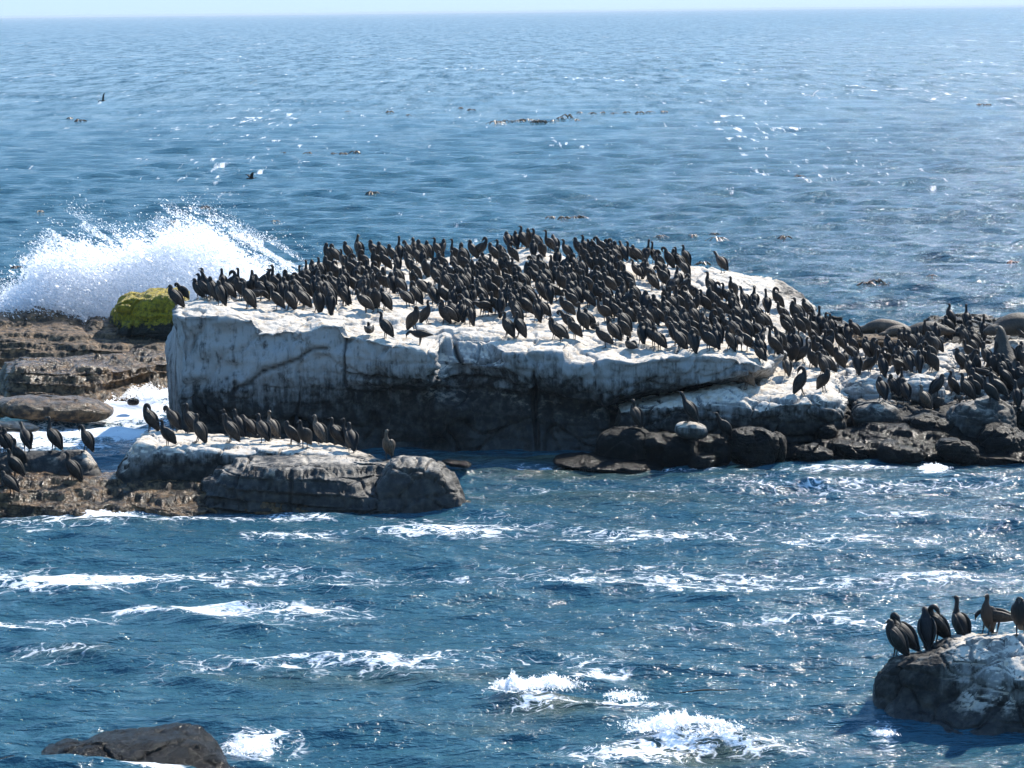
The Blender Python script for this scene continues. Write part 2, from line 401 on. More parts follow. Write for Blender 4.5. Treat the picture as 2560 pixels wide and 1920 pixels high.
# ---------------------------------------------------------------- rocks
ROCKS = []
def interp(pts, xs, k):
    a = np.array([(p[0], p[k]) for p in pts], float)
    return np.interp(xs, a[:, 0], a[:, 1])
def loft(name, lines, x0, x1, mat, guano=None, wet=None, amp=1.0, step=2.2, dens=0.045, seed=0, cracks=(), smooth=3, endpull=0.5, freq=1.0,
         label=None, cat='rock', group=None, face_guano=0.0, block=1.0, strata=1.0, cellsize=1.0, beds=0.0, dip=0.045, face_rough=0.0):
    """lines: from the waterline in front over the edge to the rear; each is ('p', [(px, py, Y)...]) or ('z', [(px, z, Y)...])"""
    ndense = int((x1 - x0) / step) + 2
    xs = np.linspace(x0, x1, ndense)
    secs = []
    for kind, pts in lines:
        Yv = interp(pts, xs, 2)
        if kind == 'p':
            secs.append(P(xs, interp(pts, xs, 1), Yv))
        else:
            q = P(xs, np.full_like(xs, 960), Yv); q[:, 2] = interp(pts, xs, 1); secs.append(q)
    first = secs[0].copy(); first[:, 2] = -0.9; first[:, 1] -= 0.1
    last = secs[-1].copy(); last[:, 2] = -0.9; last[:, 1] += 0.9
    mid2 = secs[-1] * 0.5 + last * 0.5; mid2[:, 1] += 0.25
    secs = [first] + secs + [mid2, last]
    A = np.stack(secs, 1)                                  # columns x lines x 3
    # sample every stretch between two lines by its mean length
    ts = []
    for k in range(A.shape[1] - 1):
        L = np.linalg.norm(A[:, k + 1] - A[:, k], axis=1).mean()
        ts += list(k + np.arange(max(2, int(L / dens))) / max(2, int(L / dens)))
    ts.append(A.shape[1] - 1)
    ts = np.array(ts); k0 = np.minimum(ts.astype(int), A.shape[1] - 2); fr = (ts - k0)[None, :, None]
    G = A[:, k0] * (1 - fr) + A[:, k0 + 1] * fr
    for _ in range(smooth):
        G[:, 1:-1] = 0.25 * G[:, :-2] + 0.5 * G[:, 1:-1] + 0.25 * G[:, 2:]
        G[1:-1] = 0.25 * G[:-2] + 0.5 * G[1:-1] + 0.25 * G[2:]
    # closed ends: the end profiles shrink towards their middle and sink under water
    def caps(edge, sgn):
        c = edge.mean(0); c[2] = -0.9
        top = edge[:, 2].max()
        out = []
        for q in (0.12, 0.3, 0.55, 0.8, 1.0):
            e = edge * (1 - q) + c * q if q < 1 else np.repeat(c[None], len(edge), 0)
            sh = 1 - math.sqrt(max(0.0, 1 - q * q)) * 0.35 - 0.65 * (1 - q)
            e = edge.copy()
            e[:, 1] = edge[:, 1] * (1 - 0.8 * q * q) + c[1] * 0.8 * q * q
            e[:, 2] = -0.9 + (edge[:, 2] + 0.9) * math.sqrt(max(0.0, 1 - q ** 2.2))
            e[:, 0] += sgn * endpull * q * (0.6 + 0.4 * q)
            out.append(e)
        return out
    cl = caps(G[0], -1)[::-1]; cr = caps(G[-1], 1)
    G = np.concatenate([np.stack(cl), G, np.stack(cr)])
    gu, gv = np.gradient(G, axis=0), np.gradient(G, axis=1)
    N = np.cross(gu, gv); N /= np.linalg.norm(N, axis=-1, keepdims=True) + 1e-9
    p = G.reshape(-1, 3); Nn = N.reshape(-1, 3)
    q = p * freq + seed * 13.7
    warp = np.stack([fbm(q * 0.9, seed + 3, 2), fbm(q * 0.9, seed + 4, 2), fbm(q * 0.9, seed + 5, 2)], -1)
    d = fbm(q * 0.55, seed, 4) * 0.26 + fbm(q * 2.1, seed + 20, 4) * 0.10 + fbm(q * 8.0, seed + 40, 3) * 0.03
    d += face_rough * (1 - np.abs(Nn[:, 2])) * (0.35 * fbm(q * np.array([0.5, 0.5, 0.7]), seed + 55, 3) + 0.12 * np.abs(fbm(q * 1.4, seed + 56, 3)))
    f1, f2, cid = worley(((q + warp * 0.5) * np.array([0.8, 0.8, 1.2])) / cellsize, seed + 60)
    d += block * ((cid - 0.5) * 0.16 - 0.14 * (1 - sstep(0.0, 0.10, f2 - f1)))
    f1, f2, cid = worley((q + warp * 0.2) * 2.6, seed + 80)
    d += block * ((cid - 0.5) * 0.05 - 0.03 * (1 - sstep(0.0, 0.12, f2 - f1)))
    hN = 1 - np.abs(Nn[:, 2])
    bed = (q[:, 2] + 0.12 * q[:, 0] * 0.2 + 0.2 * fbm(q * 0.35, seed + 8, 2)) / 0.42
    fb = bed - np.floor(bed)
    d += strata * (1 + 1.2 * (q[:, 2] < 1.5)) * hN * (-0.10 * (1 - sstep(0.0, 0.16, np.minimum(fb, 1 - fb))) + 0.07 * (hash3(np.floor(bed).astype(int), np.zeros(len(bed), int), np.zeros(len(bed), int), seed) - 0.5))
    p2 = p + Nn * (d * amp)[:, None]
    if beds:                                   # layered slabs: level treads and steep risers, dipping a little
        th = 0.24
        s_ = p2[:, 2] + dip * p2[:, 0] + 0.16 * fbm(np.stack([q[:, 0] * 0.35, q[:, 1] * 0.5, 0 * q[:, 0]], -1), seed + 90, 3) + 0.06 * fbm(q * 0.8, seed + 91, 3)
        t_ = s_ / th; ft = t_ - np.floor(t_)
        up_ = sstep(-0.55, -0.2, p2[:, 2])
        p2[:, 2] += up_ * beds * th * (sstep(0.0, 0.30, ft) - ft)
        p2[:, 1] += up_ * beds * 0.25 * (sstep(0.3, 1.0, ft) - 0.5) * -1
    crk = np.zeros(len(p))
    if cracks:
        px, py = proj(p)
        for pts, wd, dep in cracks:
            pts = np.array(pts, float); best = np.full(len(p), 1e9)
            for a, b in zip(pts[:-1], pts[1:]):
                t = np.clip(((px - a[0]) * (b[0] - a[0]) + (py - a[1]) * (b[1] - a[1])) / ((b - a) ** 2).sum(), 0, 1)
                best = np.minimum(best, np.hypot(px - a[0] - t * (b[0] - a[0]), py - a[1] - t * (b[1] - a[1])))
            m_ = np.exp(-(best / wd) ** 2) * (Nn[:, 1] < 0.3)
            p2 -= Nn * (dep * m_)[:, None]; crk = np.maximum(crk, 0.85 * m_ ** 1.5)
    gx, gz = (lambda a: (a[:, 0], a[:, 2]))(p2)
    pxx, _ = proj(p2)
    gu_ = guano(pxx, gz, p2) if guano else np.zeros(len(p))
    we = wet(pxx, gz, p2) if wet else 1 - sstep(0.25, 0.9, gz)
    Cc, R = G.shape[0], G.shape[1]
    i = np.arange(Cc - 1)[:, None] * R + np.arange(R - 1)[None, :]
    f = np.stack([i, i + R, i + R + 1, i + 1], -1).reshape(-1, 4)
    o = mesh_obj(name, p2, f, mat, attrs={'guano': gu_, 'wet': we, 'crack': crk, 'flat': np.clip(Nn[:, 2], 0, 1)})
    tag(o, label, cat, group)
    ROCKS.append((p2, f))
    return o
def blob(name, cx, cy, rx, ry, Y, mat, ryd=None, amp=1.0, seed=0, tilt=0.0, flat=0.0, guano=0.0, wet=1.0, label=None, group=None, freq=1.0, power=2.4, n=56, cat='rock', block=1.0, strata=0.6):
    """a boulder whose outline from the front is centred on pixel (cx, cy), rx by ry pixels in half-size"""
    c = P(cx, cy, Y); m = Y / F
    RX, RZ = rx * m, ry * m
    RY = ryd if ryd else max(RX * 0.7, RZ)
    u = np.linspace(0, 2 * math.pi, 2 * n, endpoint=False); v_ = np.linspace(0.02, math.pi - 0.02, n)
    U, V = np.meshgrid(u, v_, indexing='ij')
    dn = np.stack([np.sin(V) * np.cos(U), np.sin(V) * np.sin(U), np.cos(V)], -1).reshape(-1, 3)
    k = (np.abs(dn) ** power).sum(-1) ** (-1 / power)
    p = dn * k[:, None] * np.array([RX, RY, RZ])
    Nn = dn * np.array([1 / RX, 1 / RY, 1 / RZ]); Nn /= np.linalg.norm(Nn, axis=1, keepdims=True)
    ct, st = math.cos(tilt), math.sin(tilt)
    def rot(a): return np.stack([a[:, 0] * ct + a[:, 2] * st, a[:, 1], -a[:, 0] * st + a[:, 2] * ct], -1)
    p = rot(p) + c; Nn = rot(Nn)
    q = p * freq + seed * 9.1
    d = fbm(q * 0.9, seed, 4) * 0.22 + fbm(q * 3.2, seed + 20, 4) * 0.08 + fbm(q * 10, seed + 30, 2) * 0.02
    f1, f2, cid = worley(q * 1.7, seed + 60)
    d += block * ((cid - 0.5) * 0.14 - 0.03 * (1 - sstep(0, 0.1, f2 - f1)))
    bed = (q[:, 2] + 0.25 * fbm(q * 0.5, seed + 8, 2)) / 0.22; fb = bed - np.floor(bed)
    d += -0.05 * strata * (1 - sstep(0, 0.2, np.minimum(fb, 1 - fb)))
    p2 = p + Nn * (d * amp * min(1.0, (RX + RZ) * 0.9))[:, None]
    A_, B_ = 2 * n, n
    i = np.arange(A_)[:, None]; j = np.arange(B_ - 1)[None, :]
    a = i * B_ + j; b = ((i + 1) % A_) * B_ + j
    f = np.stack([a, a + 1, b + 1, b], -1).reshape(-1, 4)
    gz = p2[:, 2]
    o = mesh_obj(name, p2, f, mat, attrs={'guano': np.full(len(p2), guano) * sstep(c[2] - RZ, c[2] + RZ * 0.4, gz), 'wet': np.full(len(p2), wet), 'flat': np.clip(Nn[:, 2], 0, 1)})
    tag(o, label, cat, group)
    ROCKS.append((p2, f))
    return o

# the big white rock
gl = [(424, 1.35), (863, 1.45), (1000, 1.85), (1080, 1.75), (1300, 1.75), (1500, 1.55), (1700, 1.45), (2040, 1.2)]
def g_main(px, z, p):
    t = np.interp(px, [a for a, b in gl], [b for a, b in gl]) + 0.5 * fbm(p * 0.9, 99, 4)
    return (0.16 + 0.84 * sstep(t - 1.1, t + 1.0, z)) * (1 - 0.6 * sstep(1900, 1960, px) * sstep(71, 73.5, p[:, 1]))
loft('seabird_rock', [
    ('z', [(424, 0, 61.4), (863, 0, 61.2), (1095, 0, 61.4), (1550, 0, 61.2), (1700, 0, 62.0), (1900, 0, 64), (2030, 0, 68)]),
    ('p', [(424, 1060, 61.4), (863, 1050, 61.2), (1050, 1030, 61.2), (1085, 1010, 60.8), (1140, 1012, 60.7), (1190, 1030, 61.3), (1500, 1060, 61.2), (1700, 1050, 62.6), (1900, 1010, 64.5), (2030, 880, 69)]),
    ('p', [(424, 1000, 61.3), (863, 985, 61.1), (1050, 972, 61.3), (1090, 968, 61.5), (1140, 975, 61.6), (1300, 985, 61.6), (1500, 1012, 61.5), (1560, 1000, 62.4), (1780, 972, 63.4), (1868, 955, 63.6), (1905, 940, 63.8), (2030, 850, 69.5)]),
    ('p', [(424, 985, 61.25), (863, 950, 60.9), (1000, 950, 60.25), (1068, 955, 60.05), (1085, 950, 60.75), (1140, 955, 61.65), (1210, 965, 61.55), (1337, 975, 61), (1418, 998, 60.9), (1516, 1006, 60.9), (1545, 985, 60.9), (1780, 953, 61.1), (1868, 938, 61.2), (1908, 926, 61.6), (1925, 900, 64), (2030, 835, 69.8)]),
    ('p', [(424, 860, 61.25), (863, 890, 60.7), (1068, 925, 59.85), (1092, 918, 60.05), (1102, 900, 61.75), (1268, 920, 60.9), (1500, 940, 60.7), (1780, 922, 60.9), (1868, 928, 61.1), (1908, 923, 61.5), (1925, 893, 64), (2030, 822, 70)]),
    ('p', [(424, 790, 61.3), (480, 792, 61.2), (574, 788, 61.1), (630, 796, 61.1), (655, 824, 61), (718, 822, 60.95), (762, 832, 60.9), (805, 812, 60.8), (862, 812, 60.7), (866, 840, 60.6888), (941, 852, 60.2075), (1016, 870, 59.9), (1085, 880, 59.85), (1096, 882, 61.25), (1104, 850, 61.95), (1160, 846, 62.05), (1225, 858, 61.65), (1268, 878, 60.9), (1340, 874, 60.8), (1412, 874, 60.8), (1420, 904, 60.8), (1464, 907, 60.7), (1516, 892, 60.6), (1581, 904, 60.6), (1678, 888, 60.7), (1780, 888, 60.8), (1835, 896, 61), (1887, 912, 61.2), (1908, 921, 61.5), (1925, 885, 64), (1945, 850, 66), (2030, 805, 70.2)]),
    ('p', [(424, 780, 62.0), (560, 776, 62.0), (655, 792, 62.0), (760, 800, 62.0), (800, 795, 62), (862, 802, 61.9), (866, 832, 61.4), (1000, 838, 62.0), (1090, 842, 62.4), (1110, 828, 62.6), (1268, 852, 62.0), (1412, 858, 61.9), (1464, 875, 61.9), (1581, 880, 61.8), (1780, 868, 62), (1887, 890, 62.2), (1908, 895, 62.8), (1925, 868, 65), (1945, 838, 67), (2030, 795, 70.6)]),
    ('p', [(424, 776, 63.0), (600, 768, 63.2), (760, 780, 63.2), (840, 782, 63.4), (880, 796, 63.3), (1000, 800, 63.7), (1040, 812, 63.6), (1100, 803, 64.2), (1300, 815, 64.2), (1500, 832, 64.2), (1700, 838, 64.7), (1850, 848, 64.8), (1908, 850, 65.3), (1945, 825, 68), (2030, 790, 71)]),
    ('p', [(424, 770, 64.0), (600, 755, 64.5), (760, 752, 65.0), (860, 752, 65.5), (1000, 765, 66.0), (1040, 770, 66), (1100, 765, 66.3), (1300, 768, 66.6), (1500, 780, 66.8), (1700, 800, 67.2), (1850, 810, 67.3), (1945, 805, 69), (2030, 786, 71.2)]),
    ('p', [(424, 766, 65.0), (520, 750, 65.5), (700, 728, 67), (780, 718, 68), (900, 716, 69.5), (1100, 708, 70.2), (1300, 700, 70.8), (1500, 712, 70.8), (1700, 740, 70.8), (1850, 755, 70.8), (1945, 775, 71), (2030, 782, 71.4)]),
    ('p', [(424, 765, 65.6), (520, 743, 66.3), (620, 728, 67.2), (700, 712, 69), (760, 690, 71), (800, 668, 73.5), (900, 655, 75), (1020, 650, 75.5), (1180, 650, 75.5), (1280, 640, 76), (1330, 635, 76), (1420, 650, 75.5), (1520, 655, 75), (1700, 672, 74.8), (1810, 690, 74.2), (1916, 705, 74), (1956, 722, 73.6), (2008, 745, 73), (2030, 778, 71.7)]),
    ('p', [(424, 764, 66), (520, 742, 66.9), (620, 726, 68), (700, 707, 70), (760, 683, 72.5), (800, 658, 75), (900, 647, 76.5), (1020, 643, 77), (1180, 643, 77), (1280, 621, 78), (1330, 616, 78.3), (1420, 640, 77.2), (1520, 645, 77), (1700, 663, 76.5), (1810, 680, 76), (1916, 693, 75.6), (1956, 708, 75.2), (2008, 735, 74.4), (2025, 768, 72.6), (2030, 776, 72)]),
], 452, 2028, M_GUANO, guano=g_main, wet=lambda px, z, p: 1 - sstep(0.2, 0.8, z), amp=0.66, seed=1, endpull=0.12, block=0.85, cellsize=1.3, strata=0.7, face_rough=2.3, dens=0.05, step=2.0, smooth=2,
    cracks=[([(585, 972), (625, 955), (655, 930), (700, 915), (745, 900), (775, 875), (815, 870)], 5, 0.14), ([(1075, 945), (1180, 950), (1260, 958)], 4, 0.2), ([(1136, 850), (1140, 880), (1148, 898)], 5, 0.3),
            ([(1170, 912), (1210, 898), (1245, 890)], 3.5, 0.2), ([(1412, 870), (1416, 895)], 4, .2), ([(868, 935), (960, 945), (1050, 955)], 3.5, 0.15), ([(860, 845), (862, 960)], 3, .1),
            ([(470, 802), (545, 800)], 3, .15), ([(1335, 930), (1340, 1060), (1345, 1120)], 6, .15), ([(560, 945), (600, 960), (640, 962)], 3, .1)],
    label='huge flat-topped rock white with droppings and crowded with black cormorants')

loft('guano_ledge', [
    ('z', [(1545, 0, 61.0), (1800, 0, 60.6), (2100, 0, 60.9)]),
    ('p', [(1545, 1075, 60.8), (1700, 1075, 60.6), (1800, 1080, 60.5), (2000, 1080, 60.5), (2100, 1085, 60.7)]),
    ('p', [(1545, 1030, 60.8), (1640, 1020, 60.7), (1786, 1010, 60.5), (1835, 1010, 60.4), (1900, 1030, 60.3), (1965, 1010, 60.3), (2047, 1010, 60.4), (2100, 1035, 60.6), (2122, 1050, 60.8)]),
    ('p', [(1545, 1024, 61.0), (1640, 1008, 60.9), (1705, 996, 60.9), (1780, 992, 60.8), (1835, 984, 60.7), (1880, 1002, 60.6), (1930, 1000, 60.6), (1965, 990, 60.6), (2047, 985, 60.7), (2096, 990, 60.9), (2115, 1012, 61.0)]),
    ('p', [(1545, 1016, 61.8), (1640, 1000, 61.7), (1780, 975, 61.7), (1880, 968, 61.8), (1980, 962, 61.9), (2060, 965, 62), (2100, 985, 62), (2115, 1003, 62)]),
    ('p', [(1545, 1010, 62.6), (1640, 990, 62.8), (1780, 960, 63.2), (1880, 948, 63.6), (1920, 930, 64.4), (2000, 922, 65.0), (2080, 940, 65), (2115, 990, 64)]),
    ('p', [(1545, 1008, 63), (1640, 985, 63.4), (1780, 955, 63.8), (1880, 940, 64.2), (1930, 890, 66.5), (2000, 870, 67.5), (2080, 880, 68), (2115, 930, 67)]),
    ('p', [(1545, 1007, 63.4), (1780, 952, 64.2), (1880, 936, 64.6), (1940, 852, 69), (2000, 835, 70.5), (2080, 838, 71), (2115, 870, 70.5)]),
], 1550, 2112, M_GUANO, guano=lambda px, z, p: sstep(0.25, 1.45, z + 0.25 * fbm(p * 2, 5, 3)), wet=lambda px, z, p: 1 - sstep(0.1, 0.5, z), amp=0.75, seed=2, endpull=0.3, smooth=2, block=0.9,
    label='white guano-covered ledge at the right foot of the huge white rock')

loft('guano_boulders', [
    ('z', [(2095, 0, 61.6), (2300, 0, 61.4), (2620, 0, 61.4)]),
    ('p', [(2095, 1090, 61.2), (2300, 1085, 61.2), (2620, 1075, 61.2)]),
    ('p', [(2095, 1055, 61.3), (2140, 1038, 61.2), (2200, 1030, 61.2), (2240, 1050, 61.3), (2300, 1052, 61.4), (2380, 1046, 61.4), (2410, 1022, 61.2), (2470, 1015, 61.2), (2540, 1022, 61.2), (2620, 1020, 61.2)]),
    ('p', [(2095, 1035, 62), (2140, 1018, 62.2), (2200, 1014, 62.2), (2240, 1036, 62.2), (2300, 1040, 62.3), (2380, 1030, 62.3), (2410, 1006, 62.2), (2470, 1002, 62.2), (2540, 1010, 62.2), (2620, 1008, 62.2)]),
    ('p', [(2095, 1015, 63.5), (2200, 1010, 63.5), (2300, 1012, 63.5), (2380, 1000, 63.8), (2470, 985, 64), (2540, 990, 64), (2620, 990, 64)]),
    ('p', [(2095, 960, 63.8), (2125, 950, 63.7), (2160, 947, 63.7), (2200, 950, 63.7), (2225, 960, 63.8), (2262, 947, 63.9), (2300, 944, 63.9), (2350, 962, 64), (2380, 975, 64.3), (2400, 960, 64.4), (2470, 955, 64.6), (2540, 960, 64.6), (2620, 955, 64.6)]),
    ('p', [(2095, 938, 65), (2125, 932, 65), (2200, 934, 65), (2262, 932, 65), (2350, 945, 65), (2400, 940, 65.8), (2540, 935, 66), (2620, 930, 66)]),
    ('p', [(2095, 912, 67.5), (2200, 915, 67.5), (2290, 916, 67.3), (2310, 898, 67.3), (2374, 900, 67.3), (2392, 915, 67.8), (2540, 905, 68), (2620, 900, 68)]),
    ('p', [(2095, 895, 69.5), (2200, 890, 69.5), (2310, 884, 69.5), (2374, 887, 69.5), (2400, 880, 70), (2540, 880, 70), (2620, 880, 70)]),
    ('p', [(2095, 868, 72.5), (2200, 868, 72.5), (2310, 862, 72.5), (2400, 860, 72.5), (2620, 860, 72.5)]),
], 2092, 2640, M_GUANO, guano=lambda px, z, p: sstep(0.35, 1.25, z + 0.22 * fbm(p * 1.4, 6, 3)) * np.where(p[:, 1] < 62.9, 0.62, 1.0), wet=lambda px, z, p: 1 - sstep(0.1, 0.7, z), amp=1.0, seed=3, endpull=0.3, block=1.4, smooth=2, cellsize=0.8,
    label='row of low white-topped boulders crowded with cormorants right of the ledge')

loft('dark_back_reef', [
    ('z', [(2030, 0, 71.5), (2620, 0, 72)]),
    ('p', [(2030, 850, 72.5), (2100, 858, 72.5), (2200, 872, 72.5), (2300, 866, 73), (2400, 850, 73), (2620, 850, 73)]),
    ('p', [(2030, 802, 73), (2060, 808, 73), (2110, 822, 73), (2150, 846, 73), (2200, 850, 73.6), (2240, 842, 73.8), (2300, 838, 74), (2330, 820, 74.3), (2400, 812, 74.5), (2500, 822, 74.5), (2620, 818, 74.5)]),
    ('p', [(2030, 792, 74.5), (2060, 797, 74.5), (2110, 812, 74.5), (2150, 840, 74.5), (2200, 842, 75), (2240, 836, 75), (2300, 832, 75.5), (2330, 800, 76), (2400, 788, 76.5), (2500, 800, 76.5), (2620, 798, 76.5)]),
    ('p', [(2030, 796, 75.5), (2060, 799, 75.5), (2110, 815, 75.5), (2150, 841, 75.5), (2200, 842, 76), (2300, 832, 77), (2330, 800, 77.5), (2400, 788, 78), (2500, 802, 78), (2620, 800, 78)]),
], 2030, 2640, M_DARK, guano=lambda px, z, p: 0.15 * sstep(0.9, 1.3, z), wet=lambda px, z, p: 0.75 + 0 * z, amp=0.75, seed=4, block=1.6, endpull=0.3, strata=1.5, cellsize=0.5,
    label='dark jagged reef against the sea behind the white boulders')

loft('wet_slab', [
    ('z', [(1955, 0, 59.3), (2200, 0, 59.0), (2620, 0, 58.9)]),
    ('p', [(1955, 1150, 59.3), (2050, 1145, 59.2), (2200, 1148, 59), (2400, 1150, 59), (2620, 1155, 59)]),
    ('p', [(1955, 1132, 59.6), (2010, 1118, 59.4), (2100, 1118, 59.3), (2200, 1122, 59.2), (2330, 1125, 59.3), (2450, 1135, 59.4), (2620, 1140, 59.4)]),
    ('p', [(1955, 1126, 59.9), (2010, 1104, 59.8), (2080, 1100, 59.7), (2180, 1102, 59.7), (2300, 1105, 59.7), (2420, 1118, 59.8), (2620, 1130, 59.8)]),
    ('p', [(1955, 1124, 60.2), (2010, 1096, 60.2), (2080, 1078, 60.3), (2180, 1070, 60.3), (2300, 1080, 60.3), (2390, 1084, 60.3), (2460, 1104, 60.4), (2540, 1122, 60.4), (2620, 1130, 60.4)]),
    ('p', [(1955, 1124, 60.8), (2080, 1072, 60.9), (2180, 1066, 60.9), (2300, 1076, 60.9), (2390, 1082, 60.9), (2540, 1122, 60.9), (2620, 1130, 60.9)]),
], 1975, 2640, M_DARK, guano=lambda px, z, p: 0.0 * z, wet=lambda px, z, p: 0.9 + 0 * z, amp=1.0, seed=5, endpull=0.4, dip=0.16, strata=1.5, block=0.15, cellsize=1, beds=0.5,
    label='long dark wet slab at the waterline below the white boulders')

for nm, cx, cy, rx, ry, Y, m, sd_, tl, lb, am, gu, wt in (
    ('smooth_boulder', 1562, 1118, 78, 54, 59.0, M_DARK, 11, 0.0, 'smooth dark humped boulder at the left end of the boulder line', 0.35, 0.18, .3),
    ('rugged_boulder', 1672, 1130, 86, 52, 58.9, M_DARK, 12, 0.1, 'rugged black boulder right of the smooth humped one', 0.9, 0.0, .9),
    ('oval_boulder', 1728, 1076, 42, 22, 58.6, M_GUANO, 13, 0.12, 'pale grey oval stone resting on the black boulders', 0.25, 0.55, .2),
    ('block_boulder', 1782, 1130, 52, 42, 58.9, M_DARK, 14, 0.1, 'black wet block boulder under the pale oval stone', 0.8, 0.0, .9),
    ('angular_boulder', 1880, 1122, 68, 52, 59.0, M_DARK, 15, 0.35, 'angular brown-black boulder sloping down right below the ledge', 0.9, 0.0, .8),
    ('low_boulder', 1757, 1153, 34, 20, 58.3, M_DARK, 16, 0.0, 'small wet boulder low in front of the block boulder', 0.8, 0.0, 1),
    ('flat_slab', 1520, 1160, 142, 20, 58.6, M_DARK, 17, 0.07, 'low flat wet slab lying left of the boulder line', 0.35, 0.0, .9),
    ('narrow_boulder', 1946, 1118, 22, 44, 59.2, M_DARK, 18, 0.0, 'narrow weathered boulder between the angular one and the wet slab', 0.8, 0.15, .6),
    ('cobble', 2068, 1080, 26, 22, 60.3, M_DARK, 19, 0.0, 'round barnacled boulder at the right foot of the white ledge', 0.8, 0.2, .6),
    ('cobble', 1500, 1140, 30, 16, 60.1, M_DARK, 20, 0.0, 'small black boulder left of the smooth humped one', 0.8, 0.0, 1),
    ('toe_boulder', 1140, 1158, 36, 9, 57.6, M_DARK, 27, 0.15, 'low wet rock awash behind the right end of the front rock', 0.5, 0.0, 1),
    ('dome_boulder', 2190, 1040, 62, 38, 61.2, M_GUANO, 21, 0.0, 'domed grey boulder below the white boulder row', 0.4, 0.38, .3),
    ('white_boulder', 2342, 922, 44, 36, 67.0, M_GUANO, 22, 0.15, 'bright white rounded boulder in the middle of the right colony', 0.6, 1.0, 0),
    ('white_boulder', 2308, 985, 56, 48, 63.6, M_GUANO, 23, 0.0, 'white streaked block below the bright rounded boulder', 0.7, 0.95, 0),
    ('white_boulder', 2165, 990, 68, 48, 63.6, M_GUANO, 24, 0.0, 'white streaked block just right of the guano ledge', 0.7, 0.9, 0),
    ('grey_boulder', 2450, 1060, 90, 60, 61.0, M_GUANO, 25, 0.0, 'big dark grey boulder with pale top at lower right of colony', 0.7, 0.3, .4),
    ('tumbled_boulder', 2040, 1140, 46, 26, 59.0, M_DARK, 51, 0.1, 'dark tumbled boulder at the left toe of the wet slab', 0.9, 0.0, .8),
    ('tumbled_boulder', 2125, 1122, 52, 24, 59.3, M_DARK, 52, 0.25, 'dark boulder half way along the front of the wet slab', 0.9, 0.0, .8),
    ('tumbled_boulder', 2260, 1132, 60, 26, 58.9, M_DARK, 53, 0.15, 'broad dark boulder breaking the middle of the wet slab', 0.9, 0.0, .9),
    ('tumbled_boulder', 2395, 1126, 56, 30, 59.1, M_DARK, 54, 0.2, 'dark boulder where the wet slab starts to drop to the water', 0.9, 0.0, .8),
    ('tumbled_boulder', 2510, 1112, 60, 46, 60.0, M_DARK, 55, 0.2, 'tall dark boulder behind the right end of the wet slab', 0.9, 0.05, .7),
    ('tumbled_boulder', 2330, 1070, 60, 30, 60.7, M_DARK, 56, 0.1, 'dark boulder between the domed and the grey boulders', 0.9, 0.1, .6),
    ('green_brown_rock', 2235, 850, 120, 18, 72.6, M_BROWN, 26, 0.02, 'long low brown rock under the resting seals', 0.5, 0.25, .1),
):
    blob(nm, cx, cy, rx, ry, Y, m, amp=am, seed=sd_, tilt=tl, label=lb, guano=gu, wet=wt, n=64)

# left rear rocks
bw = lambda px, z, p: 0.45 + 0 * z
loft('brown_reef', [
    ('z', [(-90, 0, 75.2), (450, 0, 76)]),
    ('p', [(-90, 890, 76), (100, 893, 76), (200, 880, 76.2), (300, 890, 76), (450, 892, 76)]),
    ('p', [(-90, 845, 77), (60, 852, 77), (150, 850, 77.2), (230, 862, 77.2), (300, 858, 77.2), (450, 862, 77.2)]),
    ('p', [(-90, 800, 78.5), (60, 812, 78.5), (150, 818, 78.5), (215, 835, 78.5), (232, 812, 78.5), (300, 815, 78.5), (450, 830, 78.5)]),
    ('p', [(-90, 770, 80.5), (60, 780, 80.5), (140, 788, 80.5), (200, 806, 80.5), (216, 816, 80.5), (226, 798, 80.5), (290, 798, 80.5), (340, 812, 80.5), (450, 815, 80.5)]),
    ('p', [(-90, 768, 82), (60, 776, 82), (140, 784, 82), (200, 803, 82), (216, 815, 82), (226, 797, 82), (290, 796, 82), (450, 812, 82)]),
], -120, 470, M_BROWN, guano=lambda px, z, p: 0.12 + 0 * z, wet=bw, amp=1.0, seed=31, endpull=0.6, strata=1.6, block=0.15, cellsize=1.2, beds=0.5, label='broad brown ledge of rock on the far left before the splash')
loft('brown_shelf', [
    ('z', [(10, 0, 68.8), (240, 0, 69), (450, 0, 72)]),
    ('p', [(10, 985, 69), (240, 985, 69.3), (450, 930, 73)]),
    ('p', [(10, 935, 69.6), (60, 925, 69.6), (160, 928, 69.7), (260, 925, 70), (340, 925, 71), (450, 910, 73.4)]),
    ('p', [(10, 918, 71), (60, 908, 71.2), (160, 905, 71.4), (260, 900, 72), (340, 898, 73), (450, 890, 74.2)]),
    ('p', [(10, 908, 73), (60, 896, 73.2), (160, 890, 73.4), (260, 888, 74), (340, 885, 75), (450, 880, 75.5)]),
], 20, 460, M_BROWN, guano=lambda px, z, p: 0.05 + 0 * z, wet=lambda px, z, p: 1 + 0 * z, amp=1.0, seed=32, endpull=0.4, strata=1.4, block=0.15, cellsize=1.1, beds=0.5, label='wet brown shelf of rock in front of the broad brown ledge')
blob('long_low_rock', 140, 1022, 145, 30, 66.2, M_BROWN, ryd=1.0, amp=0.35, seed=33, tilt=0.06, wet=.9, label='long low smooth brown rock washed by white foam')
blob('low_rock', -10, 1018, 48, 26, 66.4, M_BROWN, ryd=.8, amp=0.5, seed=34, wet=.9, label='dark rock at the left edge beside the long low brown rock')
blob('awash_rock', 333, 1005, 16, 10, 67.5, M_DARK, amp=0.4, seed=35, wet=1, label='small round rock almost drowned in the white wash')
blob('awash_rock', 40, 1068, 60, 10, 62.5, M_DARK, amp=0.5, seed=36, wet=1, tilt=.1, label='thin rock awash behind the birds on the far left')
